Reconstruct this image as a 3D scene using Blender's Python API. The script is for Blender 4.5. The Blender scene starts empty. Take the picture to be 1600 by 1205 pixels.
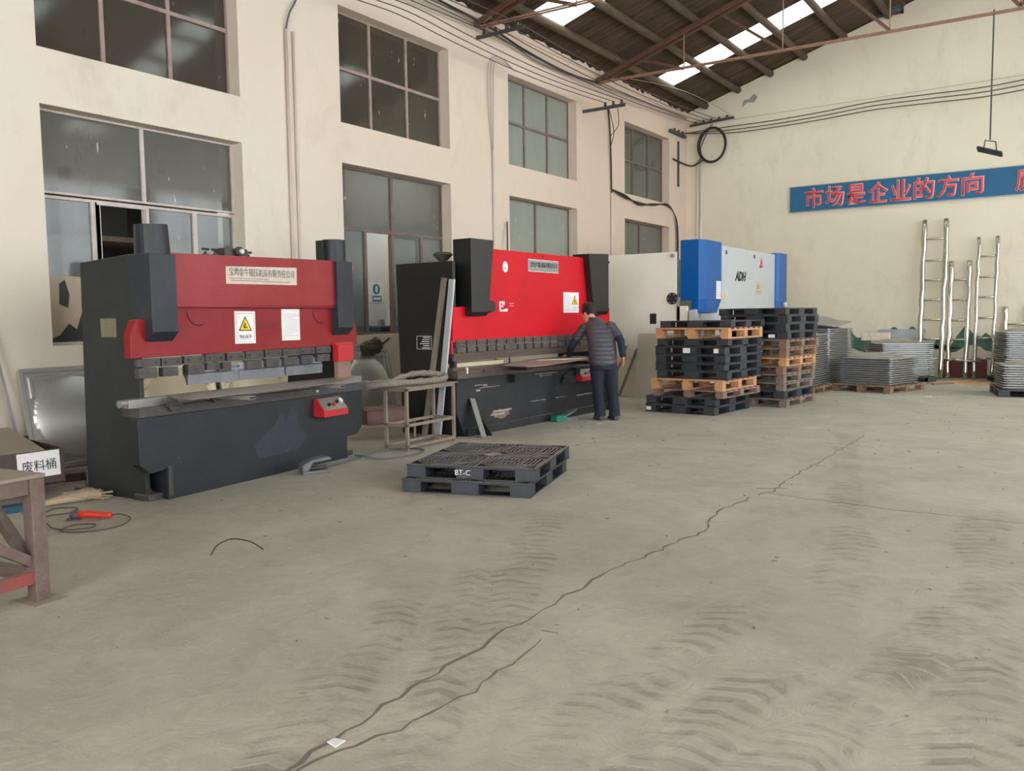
import bpy, bmesh, math, random
from mathutils import Vector, Matrix, Quaternion
random.seed(7)
C = bpy.context.scene.collection
R = math.radians
PI = math.pi

# ---------------------------------------------------------------- camera
cd = bpy.data.cameras.new('camera'); cam = bpy.data.objects.new('camera', cd); C.objects.link(cam)
YAW, PITCH, ROLL = R(34.274), R(-4.572), R(-0.756)
fw = Vector((-math.sin(YAW)*math.cos(PITCH), math.cos(YAW)*math.cos(PITCH), math.sin(PITCH)))
rt = Vector((math.cos(YAW), math.sin(YAW), 0)); up = rt.cross(fw)
r2 = math.cos(ROLL)*rt+math.sin(ROLL)*up; u2 = -math.sin(ROLL)*rt+math.cos(ROLL)*up
M = Matrix((r2, u2, -fw)).transposed().to_4x4(); M.translation = Vector((8.572, 0, 1.42))
cam.matrix_world = M
cd.sensor_width = 36; cd.lens = 1325/1600*36; cd.clip_end = 200
bpy.context.scene.camera = cam

# ---------------------------------------------------------------- light
sc = bpy.context.scene
sc.view_settings.view_transform = 'Standard'; sc.view_settings.look = 'None'
sc.view_settings.gamma = 1; sc.view_settings.use_curve_mapping = False
sc.view_settings.exposure = 0.0
W = bpy.data.worlds.new('sky'); sc.world = W; W.use_nodes = True
bg = W.node_tree.nodes['Background']
bg.inputs[0].default_value = (0.86, 0.93, 1.0, 1); bg.inputs[1].default_value = 6.5
RX, BY, GY = 15.0, -7.0, 20.54            # right wall, back wall, gable wall
def area(loc, rot, sx, sy, power, col, name):
    l = bpy.data.lights.new(name, 'AREA'); l.shape = 'RECTANGLE'; l.size = sx; l.size_y = sy
    l.energy = power; l.color = col
    o = bpy.data.objects.new(name, l); C.objects.link(o); o.location = loc; o.rotation_euler = rot
    return o
DAY = (1.0, 0.96, 0.9)
RWIN = [(-5.2, 3.4), (-1.0, 3.4), (3.2, 3.4), (7.4, 3.4), (11.6, 3.4), (15.8, 3.4)]   # daylight through the right hand windows
for y, w in RWIN:
    area((RX+.45, y+w/2, 3.35), (0, R(90), 0), 4.3, w, 88, DAY, 'window_daylight')
area((8.5, BY-.5, 2.5), (R(90), 0, 0), 6.0, 4.8, 560, DAY, 'gate_daylight')          # daylight through the open gate behind
area((-.75, 10.6, 3.9), (0, 0, 0), .5, 2.2, 24, (1, 1, .97), 'next_hall_fill')  # added light hidden above the window head, brightens the partition
area((-4.2, 6, 5.6), (0, 0, 0), 1.2, 10, 240, (1, 1, .97), 'next_hall_fill')  # unseen area lights added so the hall behind the panes is lit
area((-4.2, 15.5, 5.6), (0, 0, 0), 1.2, 7, 420, (1, 1, .97), 'next_hall_fill')

# ---------------------------------------------------------------- materials
def lin(c):
    return tuple((x/12.92 if x <= .04045 else ((x+.055)/1.055)**2.4) for x in [v/255 for v in c])
class NT:
    def __init__(s, name):
        s.m = bpy.data.materials.new(name); s.m.use_nodes = True
        s.t = s.m.node_tree; s.n = s.t.nodes; s.l = s.t.links
        s.b = s.n['Principled BSDF']; s.out = s.n['Material Output']
    def add(s, typ, **kw):
        n = s.n.new(typ)
        for k, v in kw.items(): setattr(n, k, v)
        return n
    def put(s, sock, v):
        if isinstance(v, bpy.types.NodeSocket): s.l.new(v, sock)
        elif isinstance(v, (tuple, list)) and len(v) == 3 and sock.type == 'RGBA': sock.default_value = (*v, 1)
        else: sock.default_value = v
    def math(s, op, a, b=None, c=None, clamp=False):
        n = s.add('ShaderNodeMath', operation=op, use_clamp=clamp)
        for i, v in enumerate((a, b, c)):
            if v is not None: s.put(n.inputs[i], v)
        return n.outputs[0]
    def coord(s, kind='Object'): return s.add('ShaderNodeTexCoord').outputs[kind]
    def mapped(s, scale, kind='Object'):
        n = s.add('ShaderNodeMapping'); s.l.new(s.coord(kind), n.inputs[0]); n.inputs['Scale'].default_value = scale
        return n.outputs[0]
    def noise(s, scale, detail=4, rough=.6, vec=None, dist=0):
        n = s.add('ShaderNodeTexNoise'); n.inputs['Scale'].default_value = scale
        n.inputs['Detail'].default_value = detail; n.inputs['Roughness'].default_value = rough
        n.inputs['Distortion'].default_value = dist
        s.l.new(vec if vec is not None else s.coord(), n.inputs['Vector'])
        return n.outputs[0]
    def ramp(s, f, a, b):   # remap to 0..1
        n = s.add('ShaderNodeMapRange'); s.put(n.inputs[0], f); n.inputs[1].default_value = a; n.inputs[2].default_value = b
        n.clamp = True
        return n.outputs[0]
    def mix(s, f, a, b):
        n = s.add('ShaderNodeMix', data_type='RGBA'); s.put(n.inputs[0], f); s.put(n.inputs[6], a); s.put(n.inputs[7], b)
        return n.outputs[2]
    def bump(s, h, strength=.3, dist=.01):
        n = s.add('ShaderNodeBump'); n.inputs['Strength'].default_value = strength; n.inputs['Distance'].default_value = dist
        s.l.new(h, n.inputs['Height']); s.l.new(n.outputs[0], s.b.inputs['Normal'])
    def upface(s, lo=.6, hi=.95):
        g = s.add('ShaderNodeNewGeometry'); x = s.add('ShaderNodeSeparateXYZ'); s.l.new(g.outputs['Normal'], x.inputs[0])
        return s.ramp(x.outputs[2], lo, hi)
    def col(s, v): s.put(s.b.inputs['Base Color'], v)
    def set(s, rough=.5, metal=0, spec=None):
        s.b.inputs['Roughness'].default_value = rough; s.b.inputs['Metallic'].default_value = metal
        if spec is not None: s.b.inputs['Specular IOR Level'].default_value = spec
DUST = lin((176, 165, 146))
def paint(name, c1, c2, rough=.5, metal=0, scale=3, dust=.0, wear=0, wearcol=None, bump=0, spec=None, stretch=None):
    t = NT(name)
    vec = t.mapped(stretch) if stretch else None
    f = t.ramp(t.noise(scale, 5, .65, vec), .35, .68)
    c = t.mix(f, lin(c1), lin(c2))
    if wear:
        w = t.ramp(t.noise(scale*6, 8, .75, t.mapped((1, 1, 3))), .66-wear*.2, .70-wear*.2)
        c = t.mix(w, c, lin(wearcol))
    if dust:
        d = t.math('MULTIPLY', t.upface(), dust); c = t.mix(d, c, DUST)
    t.col(c); t.set(rough, metal, spec)
    if bump: t.bump(t.noise(scale*8, 4), bump, .004)
    return t.m
def flat(name, c, rough=.6, metal=0, spec=None):
    t = NT(name); f = t.noise(9, 3)
    a = lin(c); t.col(t.mix(f, tuple(x*.92 for x in a), tuple(min(1, x*1.06) for x in a))); t.set(rough, metal, spec)
    return t.m
mt = {}
mt['black1'] = paint('weathered blue black paint', (23, 29, 35), (34, 39, 44), .5, 0, 2.2, .45, .16, (88, 92, 94))
mt['black1b'] = paint('weathered green black paint', (32, 36, 34), (42, 46, 43), .6, 0, 2.5, .4)
mt['slate'] = paint('worn slate paint', (38, 44, 52), (48, 54, 61), .45, 0, 5, .3, .05, (120, 120, 120), 0, .35)
mt['black2'] = paint('satin black paint', (21, 22, 21), (28, 28, 27), .38, 0, 2, .45)
mt['black2bed'] = paint('scraped black paint', (28, 30, 34), (42, 43, 46), .5, 0, 2, .55, .3, (104, 88, 86))
mt['red1'] = paint('faded red paint', (134, 22, 26), (140, 40, 44), .42, 0, 3.2, .35, .12, (164, 72, 76), 0, .3)
mt['red1cover'] = paint('faded crimson paint', (140, 22, 28), (148, 44, 50), .36, 0, 3, .35, .1, (172, 84, 88), 0, .35)
mt['red2'] = paint('bright red paint', (210, 14, 36), (196, 14, 32), .42, 0, 1.6, .3, .06, (176, 40, 52), 0, .25)
mt['redbox'] = paint('red sheet steel', (196, 34, 44), (180, 40, 44), .45, 0, 5, .3)
mt['darkpart'] = paint('dirty tool steel', (66, 64, 64), (84, 80, 78), .5, .3, 6, .35)
mt['clampbrown'] = paint('dusty clamp steel', (82, 74, 72), (100, 90, 86), .6, .2, 8, .45)
mt['punch'] = paint('ground punch steel', (128, 132, 140), (150, 152, 158), .35, .75, 6, .2)
mt['punchbrown'] = paint('brown oxidised steel', (92, 78, 70), (112, 98, 88), .5, .35, 3, .3, .1, (60, 50, 46), stretch=(.5, 1, 4))
mt['die'] = paint('dusty machined steel', (136, 136, 136), (158, 152, 144), .4, .5, 5, .6)
mt['sheet'] = paint('bare sheet steel', (138, 132, 124), (156, 150, 142), .45, .25, 2.5, .5)
mt['sheetgrey'] = paint('grey sheet steel', (160, 158, 156), (178, 176, 172), .4, .4, 2.5, .2)
mt['board'] = paint('grey beige board', (176, 166, 152), (188, 178, 164), .6, .1, 2)
mt['cream'] = paint('cream machine paint', (244, 236, 222), (238, 228, 214), .45, 0, 1.5, .2)
mt['white3'] = paint('cool white machine paint', (190, 196, 198), (198, 202, 202), .4, 0, 1.5, .2)
mt['blue'] = paint('gloss blue paint', (0, 84, 156), (0, 90, 162), .3, 0, 2, .1, 0, None, 0, .3)
mt['plastic'] = paint('black recycled plastic', (42, 46, 51), (58, 62, 67), .5, 0, 5, .75)
mt['plasticdark'] = flat('black plastic darkened for rib gap shade', (30, 32, 35), .6)  # shade of the gaps between the ribs put into the colour
mt['plastic2'] = paint('grey black recycled plastic', (50, 53, 57), (66, 68, 70), .55, 0, 6, .6)
mt['woodo'] = paint('fresh orange pallet wood', (204, 156, 110), (182, 130, 88), .75, 0, 5, .25, stretch=(.6, .6, 3), bump=.2)
mt['woodg'] = paint('weathered grey pallet wood', (132, 118, 106), (108, 96, 88), .8, 0, 5, .35, stretch=(.6, .6, 3), bump=.2)
mt['woodb'] = paint('brown pallet wood', (146, 118, 94), (118, 94, 78), .8, 0, 5, .3, stretch=(.6, .6, 3), bump=.2)
mt['woodp'] = paint('pinkish stained pallet wood', (146, 116, 104), (120, 98, 92), .8, 0, 5, .3, bump=.2)
mt['panel'] = paint('pressed stainless steel', (164, 167, 171), (186, 186, 184), .36, .76, 1.4, .3, bump=.04)
mt['panellean'] = paint('bare pressed stainless steel', (190, 188, 182), (206, 202, 194), .38, .7, 1.4, .3)
mt['teal'] = flat('dark teal paint', (22, 66, 84), .6)
mt['galv'] = paint('galvanised sheet', (190, 196, 202), (206, 210, 214), .35, .5, 4)
mt['panelbeige'] = paint('film covered stainless steel', (206, 190, 160), (214, 198, 170), .42, .3, 1.4, .2)
mt['chrome'] = paint('crinkled protective film on steel', (214, 208, 190), (190, 186, 176), .2, .92, 2, 0)
mt['rust'] = paint('rusty angle steel', (96, 78, 72), (120, 104, 96), .65, .25, 7, .35, .2, (150, 146, 144))
mt['frame'] = paint('dusty frame steel', (128, 116, 104), (148, 134, 120), .65, .2, 6, .5)
mt['rustdark'] = paint('dark rusty bin steel', (74, 60, 54), (92, 78, 70), .7, .2, 4, .3)
mt['winframe'] = paint('old pinkish window steel', (146, 124, 116), (170, 152, 142), .6, 0, 8, .2)
mt['winframew'] = paint('old white window frame', (206, 196, 188), (188, 176, 168), .6, 0, 8, .2)
mt['winframed'] = paint('brown window steel', (104, 90, 82), (124, 108, 100), .6, 0, 8, .2)
mt['paper'] = flat('white sign paper', (236, 232, 230), .6)
mt['signgrey'] = flat('brushed nameplate', (160, 160, 158), .4, .3)
mt['signcream'] = paint('worn cream nameplate', (212, 200, 182), (196, 180, 164), .6, 0, 14)
mt['fadedred'] = paint('rubbed red paint', (150, 62, 58), (120, 72, 66), .65, .1, 6, .35, .2, (110, 92, 86))
mt['stain'] = paint('chalky grey residue', (52, 56, 66), (44, 49, 57), .75, 0, 7)
mt['platedust'] = paint('dust covered brass plate', (132, 124, 98), (112, 106, 86), .6, .2, 12)
mt['yellow'] = flat('warning yellow', (238, 200, 40), .5)
mt['ink'] = flat('black ink', (34, 32, 32), .6)
mt['inkgrey'] = flat('grey ink', (120, 116, 112), .6)
mt['inkdim'] = flat('dim dark lettering', (104, 34, 40), .6)
mt['white'] = flat('white paint', (232, 228, 224), .6)
mt['bannerblue'] = paint('banner blue', (22, 92, 134), (30, 100, 140), .5, 0, 1.5)
mt['bannerred'] = flat('banner red', (222, 78, 78), .55)
mt['bannerpink'] = flat('banner outline', (236, 176, 176), .55)
mt['signblue'] = flat('mandatory sign blue', (20, 128, 168), .5)
mt['wire'] = flat('dusty cable rubber', (78, 68, 62), .7)
mt['wireblack'] = flat('black cable rubber', (38, 36, 34), .6)
mt['wiregrey'] = flat('grey cable rubber', (104, 104, 104), .6)
mt['wirelight'] = flat('pale tie wire', (170, 164, 152), .6)
mt['conduit'] = flat('white plastic conduit', (224, 214, 204), .5)
mt['conduitpink'] = flat('painted conduit', (206, 188, 178), .6)
mt['trussred'] = paint('red oxide truss steel', (112, 76, 62), (92, 66, 56), .6, .1, 5)
mt['iron'] = paint('dark angle iron', (66, 66, 64), (84, 82, 78), .6, .2, 6, .3)
mt['ironrod'] = paint('painted tie rod', (168, 128, 108), (148, 112, 96), .6, .1, 6)
mt['porcelain'] = flat('brown porcelain', (70, 56, 50), .3)
mt['hose'] = paint('dusty wrapped hose', (140, 130, 118), (112, 104, 96), .85, 0, 30, .4, bump=.6)
mt['tool'] = flat('tool red plastic', (224, 62, 48), .4)
mt['tooldark'] = flat('tool grey metal', (84, 82, 84), .5)
mt['green'] = flat('green painted pedal', (28, 116, 92), .5)
mt['steelgrey'] = flat('grey cast metal', (116, 118, 120), .5, .3)
mt['straw'] = paint('sorghum straw', (186, 166, 138), (160, 138, 112), .85, 0, 40, .2, bump=.6, stretch=(1, 12, 12))
mt['bamboo'] = paint('pale bamboo', (214, 194, 152), (196, 172, 130), .6, 0, 8)
mt['bag'] = paint('dusty dark cloth', (70, 66, 58), (96, 90, 78), .9, 0, 14, .2, bump=.5)
mt['brownbox'] = paint('brown painted steel box', (110, 78, 72), (128, 96, 88), .6, .1, 6, .3)
mt['woodpaper'] = paint('yellowed paper', (190, 172, 150), (176, 160, 140), .8, 0, 4)
mt['film'] = flat('crumpled white film', (190, 186, 180), .5)
mt['skin'] = flat('skin', (214, 150, 122), .55)
mt['hair'] = flat('black hair', (26, 24, 26), .5)
mt['navy'] = paint('navy knit cloth', (28, 34, 48), (36, 42, 58), .9, 0, 30)
mt['trouser'] = paint('dark navy cloth', (30, 33, 46), (38, 41, 56), .9, 0, 8)
mt['shoe'] = flat('dark worn shoe', (66, 66, 70), .6)
mt['darkhall'] = flat('dark machinery', (58, 60, 60), .7)
mt['maroon'] = paint('maroon board', (96, 42, 42), (110, 54, 52), .7, 0, 4)
def vest():
    t = NT('quilted grey nylon'); c = t.mix(t.noise(6), lin((60, 56, 63)), lin((76, 71, 77)))
    t.col(c); t.set(.5)
    x = t.add('ShaderNodeSeparateXYZ'); t.l.new(t.coord(), x.inputs[0])
    s = t.math('ABSOLUTE', t.math('SINE', t.math('MULTIPLY', t.math('ADD', x.outputs[2], t.math('MULTIPLY', t.noise(3), .02)), 52)))
    t.bump(t.math('ADD', t.math('POWER', s, .4), t.math('MULTIPLY', t.noise(28), .8)), .8, .014)
    return t.m
mt['vest'] = vest()
def wallmat(name, c1, c2, c3, pink=None):
    t = NT(name)
    f = t.ramp(t.noise(.35, 3, .5), .35, .65)
    c = t.mix(f, lin(c1), lin(c2))
    if pink:
        x = t.add('ShaderNodeSeparateXYZ'); t.l.new(t.coord(), x.inputs[0])
        c = t.mix(t.ramp(t.math('ADD', x.outputs[1], t.math('MULTIPLY', t.noise(.5), 4)), 7, 18), c, lin(pink))
    st = t.ramp(t.noise(1.3, 9, .72, t.mapped((1, 1, .55)), .4), .52, .8)
    c = t.mix(t.math('MULTIPLY', st, .7), c, lin(c3))
    gr = t.ramp(t.noise(3.5, 10, .8, t.mapped((1, 1, .8)), 1.2), .62, .78)
    c = t.mix(t.math('MULTIPLY', gr, .5), c, lin((150, 136, 122)))
    sp = t.ramp(t.noise(26, 2, .5), .78, .8)
    c = t.mix(t.math('MULTIPLY', sp, .5), c, lin((110, 100, 90)))
    t.col(c); t.set(.9, 0, .2)
    t.bump(t.noise(2.5, 8, .7), .25, .02)
    return t.m
mt['wall'] = wallmat('cream lime plaster', (226, 220, 202), (224, 212, 196), (198, 183, 166), (218, 196, 178))
mt['gable'] = wallmat('yellowed lime plaster', (232, 222, 200), (224, 212, 190), (200, 186, 164))
mt['hallwall'] = wallmat('white hall plaster', (226, 226, 222), (218, 220, 218), (196, 196, 192))
def roofmat():
    t = NT('sooty corrugated roofing')
    f = t.ramp(t.noise(2.2, 8, .75, t.mapped((.35, 5, 1))), .3, .7)
    c = t.mix(f, lin((44, 36, 29)), lin((104, 86, 70)))
    c = t.mix(t.ramp(t.noise(.8, 3), .5, .75), c, lin((70, 58, 46)))
    t.col(c); t.set(.85, 0, .2); t.bump(t.noise(7, 6, .7, t.mapped((.4, 4, 1))), .5, .02)
    return t.m
mt['roof'] = roofmat()
mt['purlin'] = paint('round log purlin', (100, 81, 64), (70, 57, 46), .8, 0, 4, 0, 0, None, .3, stretch=(4, .5, 4))
def skylight():
    t = NT('fibreglass skylight sheet')
    tr = t.add('ShaderNodeBsdfTransparent'); tr.inputs[0].default_value = (.92, .94, .9, 1)
    tl = t.add('ShaderNodeBsdfTranslucent'); tl.inputs[0].default_value = (.85, .87, .8, 1)
    mx = t.add('ShaderNodeMixShader'); mx.inputs[0].default_value = .45
    t.l.new(tr.outputs[0], mx.inputs[1]); t.l.new(tl.outputs[0], mx.inputs[2]); t.l.new(mx.outputs[0], t.out.inputs[0])
    return t.m
mt['skylight'] = skylight()
def glass(name, dustc, fac):
    t = NT(name)
    tr = t.add('ShaderNodeBsdfTransparent'); tr.inputs[0].default_value = (.8, .84, .82, 1)
    mx = t.add('ShaderNodeMixShader')
    f = t.ramp(t.noise(2.5, 7, .7, t.mapped((1, 1, .5))), .2, .8)
    t.put(mx.inputs[0], t.math('ADD', t.math('MULTIPLY', f, .16), fac))
    dr = t.ramp(t.noise(7, 2, .5, t.mapped((1, 2.4, .8))), .735, .75)
    t.col(t.mix(t.math('MULTIPLY', dr, .6), lin(dustc), lin((210, 206, 198)))); t.set(.07, 0, .55)
    t.l.new(tr.outputs[0], mx.inputs[1]); t.l.new(t.b.outputs[0], mx.inputs[2]); t.l.new(mx.outputs[0], t.out.inputs[0])
    return t.m
mt['glasslow'] = glass('dusty lower glass', (106, 104, 96), .6)
mt['glassup'] = glass('grimy upper glass', (80, 74, 64), .72)
mt['glassfar'] = glass('dusty far glass lightened for reflection', (158, 164, 152), .66)  # dusty glass with the gable's reflected brightness put into its colour
mt['glassclear'] = glass('wiped glass', (120, 124, 122), .45)
TRACKS = [((7.2, 2.4), (7.2, 4.1)), ((7.75, 2.4), (8.15, 4.2)), ((8.35, 2.6), (8.0, 6.9)), ((6.5, 1.6), (5.7, 3.2)),
          ((6.6, 2.7), (5.45, 4.9)), ((6.75, 2.0), (5.75, 3.8)), ((7.9, 3.1), (8.3, 5.4)), ((7.45, 2.0), (7.6, 3.4)), ((7.6, 4.4), (6.2, 10.5))]
def floormat():
    t = NT('dusty concrete')
    co = t.coord(); x = t.add('ShaderNodeSeparateXYZ'); t.l.new(co, x.inputs[0]); X, Y = x.outputs[0], x.outputs[1]
    warp = t.math('MULTIPLY', t.math('SUBTRACT', t.noise(1.2, 3), .5), .35)
    Xw, Yw = t.math('ADD', X, warp), t.math('ADD', Y, warp)
    tread = None; band = None
    for k, (a, b) in enumerate(TRACKS):
        a, b = Vector(a), Vector(b); d = b-a; L = d.length; d /= L; n = Vector((-d.y, d.x))
        u = t.math('ADD', t.math('MULTIPLY', Xw, d.x), t.math('MULTIPLY_ADD', Yw, d.y, -a.dot(d)))
        v = t.math('ADD', t.math('MULTIPLY', Xw, n.x), t.math('MULTIPLY_ADD', Yw, n.y, -a.dot(n)))
        av = t.math('ABSOLUTE', v)
        inb = t.math('SUBTRACT', 1, t.ramp(av, .10, .15))
        ends = t.math('MULTIPLY', t.ramp(u, -.3, .2), t.math('SUBTRACT', 1, t.ramp(u, L-.3, L+.4)))
        inb = t.math('MULTIPLY', inb, ends)
        w = t.math('SINE', t.math('MULTIPLY_ADD', u, 62-3*(k % 3), t.math('MULTIPLY', av, 30)))
        w = t.math('MULTIPLY', t.ramp(w, -.2, .7), inb)
        tread = w if tread is None else t.math('MAXIMUM', tread, w)
        band = inb if band is None else t.math('MAXIMUM', band, inb)
    brk = t.ramp(t.noise(2.6, 5, .65), .38, .62)
    tread = t.math('MULTIPLY', tread, brk); band = t.math('MULTIPLY', band, brk)
    f = t.ramp(t.noise(.9, 8, .68, None, .6), .3, .72)
    c = t.mix(f, lin((168, 161, 145)), lin((192, 185, 168)))
    c = t.mix(t.math('MULTIPLY', t.ramp(t.noise(3.4, 10, .75, None, .9), .46, .74), .5), c, lin((146, 139, 124)))
    c = t.mix(t.math('MULTIPLY', t.ramp(t.noise(14, 6, .7), .5, .8), .35), c, lin((206, 199, 182)))
    c = t.mix(t.math('MULTIPLY', t.ramp(t.noise(.33, 3), .5, .72), .3), c, lin((152, 149, 137)))
    c = t.mix(t.math('MULTIPLY', band, .3), c, lin((146, 138, 124)))
    c = t.mix(t.math('MULTIPLY', tread, .4), c, lin((122, 114, 101)))
    sp = t.ramp(t.noise(44, 2, .5), .76, .78)
    c = t.mix(t.math('MULTIPLY', sp, .5), c, lin((92, 84, 74)))
    t.col(c); t.set(.88, 0, .25)
    h = t.math('ADD', t.math('MULTIPLY', t.noise(5, 9, .72, None, .8), 1.0), t.math('MULTIPLY', tread, -.35))
    t.bump(h, .5, .03)
    return t.m
mt['floor'] = floormat()
mt['crack'] = flat('dark crack dirt', (116, 108, 96), .95)
mt['outside'] = flat('outside yard ground', (150, 146, 138), .9)
def mural():
    t = NT('faded green mural paint'); f = t.ramp(t.noise(5, 6, .7), .35, .65)
    t.col(t.mix(f, lin((98, 134, 116)), lin((72, 98, 86)))); t.set(.9, 0, .2); return t.m
mt['mural'] = mural()

# ---------------------------------------------------------------- mesh helpers
class MB:
    def __init__(s): s.bm = bmesh.new()
    def faces(s, vs, fs):
        v = [s.bm.verts.new(p) for p in vs]
        for f in fs:
            try: s.bm.faces.new([v[i] for i in f])
            except ValueError: pass
        return s
    def box(s, x0, x1, y0, y1, z0, z1, mat=None):
        p = [Vector((x, y, z)) for z in (z0, z1) for y in (y0, y1) for x in (x0, x1)]
        if mat is not None: p = [mat @ q for q in p]
        return s.faces(p, [(0, 2, 3, 1), (4, 5, 7, 6), (0, 1, 5, 4), (2, 6, 7, 3), (0, 4, 6, 2), (1, 3, 7, 5)])
    def prism(s, poly, axis, a, b):
        n = len(poly)
        def pt(p, c): return {'x': (c, p[0], p[1]), 'y': (p[0], c, p[1]), 'z': (p[0], p[1], c)}[axis]
        vs = [pt(p, a) for p in poly]+[pt(p, b) for p in poly]
        fs = [tuple(range(n)), tuple(range(2*n-1, n-1, -1))]+[(i, i+n, (i+1) % n+n, (i+1) % n) for i in range(n)]
        return s.faces(vs, fs)
    def bar(s, p0, p1, w, h, upv=(0, 0, 1)):
        p0, p1 = Vector(p0), Vector(p1); d = (p1-p0); L = d.length; d.normalize(); u = Vector(upv)
        if abs(d.dot(u)) > .98: u = Vector((1, 0, 0))
        r = d.cross(u).normalized(); u = r.cross(d)
        m = Matrix((d, r, u)).transposed().to_4x4(); m.translation = p0
        return s.box(0, L, -w/2, w/2, -h/2, h/2, m)
    def tube(s, pts, r, n=8, closed=False):
        pts = [Vector(p) for p in pts]; k = len(pts); rr = r if isinstance(r, (list, tuple)) else [r]*k
        rings = []; last = None
        for i, p in enumerate(pts):
            if closed: d = pts[(i+1) % k]-pts[i-1]
            else: d = pts[min(i+1, k-1)]-pts[max(i-1, 0)]
            d.normalize()
            if last is None:
                a = Vector((0, 0, 1)) if abs(d.z) < .9 else Vector((1, 0, 0)); u = d.cross(a).normalized()
            else:
                u = (last-d*last.dot(d)); u = u.normalized() if u.length > 1e-6 else d.orthogonal().normalized()
            last = u; v = d.cross(u)
            rings.append([s.bm.verts.new(p+(u*math.cos(2*PI*j/n)+v*math.sin(2*PI*j/n))*rr[i]) for j in range(n)])
        for i in range(k if closed else k-1):
            a, b = rings[i], rings[(i+1) % k]
            for j in range(n): s.bm.faces.new((a[j], a[(j+1) % n], b[(j+1) % n], b[j]))
        if not closed: s.bm.faces.new(rings[0][::-1]); s.bm.faces.new(rings[-1])
        return s
    def cyl(s, p0, p1, r, r1=None, n=20):
        return s.tube([p0, p1], [r, r if r1 is None else r1], n)
    def loft(s, rings, n=14):   # ring: centre, u vector, v vector
        rg = [[s.bm.verts.new(Vector(c)+Vector(u)*math.cos(2*PI*j/n)+Vector(v)*math.sin(2*PI*j/n)) for j in range(n)] for c, u, v in rings]
        for a, b in zip(rg, rg[1:]):
            for j in range(n): s.bm.faces.new((a[j], a[(j+1) % n], b[(j+1) % n], b[j]))
        s.bm.faces.new(rg[0][::-1]); s.bm.faces.new(rg[-1])
        return s
    def ball(s, c, rx, ry=None, rz=None, rot=None, n=14):
        ry = rx if ry is None else ry; rz = rx if rz is None else rz
        m = Matrix.Translation(Vector(c)) @ (rot.to_4x4() if rot is not None else Matrix()) @ Matrix.Diagonal((rx, ry, rz, 1))
        bmesh.ops.create_uvsphere(s.bm, u_segments=n, v_segments=max(6, n*2//3), radius=1, matrix=m)
        return s
    def chain(s, pts, rs, n=12):
        for p, r in zip(pts, rs): s.ball(p, r, n=n)
        for (a, ra), (b, rb) in zip(zip(pts, rs), list(zip(pts, rs))[1:]): s.tube([a, b], [ra, rb], n)
        return s
    def mesh(s, name):
        me = bpy.data.meshes.new(name); bmesh.ops.recalc_face_normals(s.bm, faces=s.bm.faces); s.bm.to_mesh(me); s.bm.free(); return me
    def build(s, name, mat, parent=None, smooth=False, bevel=0, seg=1):
        me = s.mesh(name); me.materials.append(mt[mat])
        o = bpy.data.objects.new(name, me); C.objects.link(o)
        if smooth:
            for p in me.polygons: p.use_smooth = True
        if bevel:
            b = o.modifiers.new('bevel', 'BEVEL'); b.width = bevel; b.segments = seg; b.limit_method = 'ANGLE'
        if parent is not None: o.parent = parent
        return o
def tag(o, label=None, cat=None, group=None, kind=None):
    for k, v in (('label', label), ('category', cat), ('group', group), ('kind', kind)):
        if v: o[k] = v
    return o
def thing(name, label, cat, loc=(0, 0, 0), rz=0, group=None):
    o = bpy.data.objects.new(name, None); C.objects.link(o); o.location = loc; o.rotation_euler = (0, 0, rz)
    o.empty_display_size = .1
    return tag(o, label, cat, group)
def struct(name, mb, mat, parent=None, **kw):
    o = mb.build(name, mat, parent, **kw); o['kind'] = 'structure'; return o
def copy_tree(o, parent=None):
    c = o.copy(); C.objects.link(c)
    if parent is not None: c.parent = parent
    for ch in o.children: copy_tree(ch, c)
    return c
def smoothpath(pts, sub=6):
    pts = [Vector(p) for p in pts]; out = []
    for i in range(len(pts)-1):
        p0, p1, p2, p3 = pts[max(i-1, 0)], pts[i], pts[i+1], pts[min(i+2, len(pts)-1)]
        for j in range(sub):
            t = j/sub
            out.append(.5*((2*p1)+(p2-p0)*t+(2*p0-5*p1+4*p2-p3)*t*t+(3*p1-3*p2+p3-p0)*t**3))
    return out+[pts[-1]]
# lettering: real geometry from the built in font, standing in the local xz plane and facing -y
def letters(txt, x, z, y, w, h, mat, parent, name='lettering', depth=.002, grow=0, shear=0, rot=None):
    cu = bpy.data.curves.new('t', 'FONT'); cu.body = txt; cu.size = 1; cu.extrude = 0; cu.offset = grow; cu.shear = shear
    cu.resolution_u = 3
    ob = bpy.data.objects.new('t', cu); C.objects.link(ob)
    bpy.context.view_layer.update()
    me = bpy.data.meshes.new_from_object(ob.evaluated_get(bpy.context.evaluated_depsgraph_get()))
    bpy.data.objects.remove(ob); bpy.data.curves.remove(cu)
    xs = [v.co.x for v in me.vertices]; ys = [v.co.y for v in me.vertices]
    if not xs: return None
    cx, cy = (min(xs)+max(xs))/2, (min(ys)+max(ys))/2
    sx, sy = w/(max(xs)-min(xs)), h/(max(ys)-min(ys))
    bm = bmesh.new(); bm.from_mesh(me); bpy.data.meshes.remove(me)
    r = bmesh.ops.extrude_face_region(bm, geom=list(bm.faces))
    for v in r['geom']:
        if isinstance(v, bmesh.types.BMVert): v.co.z += 1
    for v in bm.verts: v.co = Vector((x+(v.co.x-cx)*sx, y-v.co.z*depth, z+(v.co.y-cy)*sy))
    bmesh.ops.recalc_face_normals(bm, faces=bm.faces)
    m2 = bpy.data.meshes.new(name); bm.to_mesh(m2); bm.free(); m2.materials.append(mt[mat])
    o = bpy.data.objects.new(name, m2); C.objects.link(o); o.parent = parent
    if rot: o.rotation_euler = rot
    return o
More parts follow.
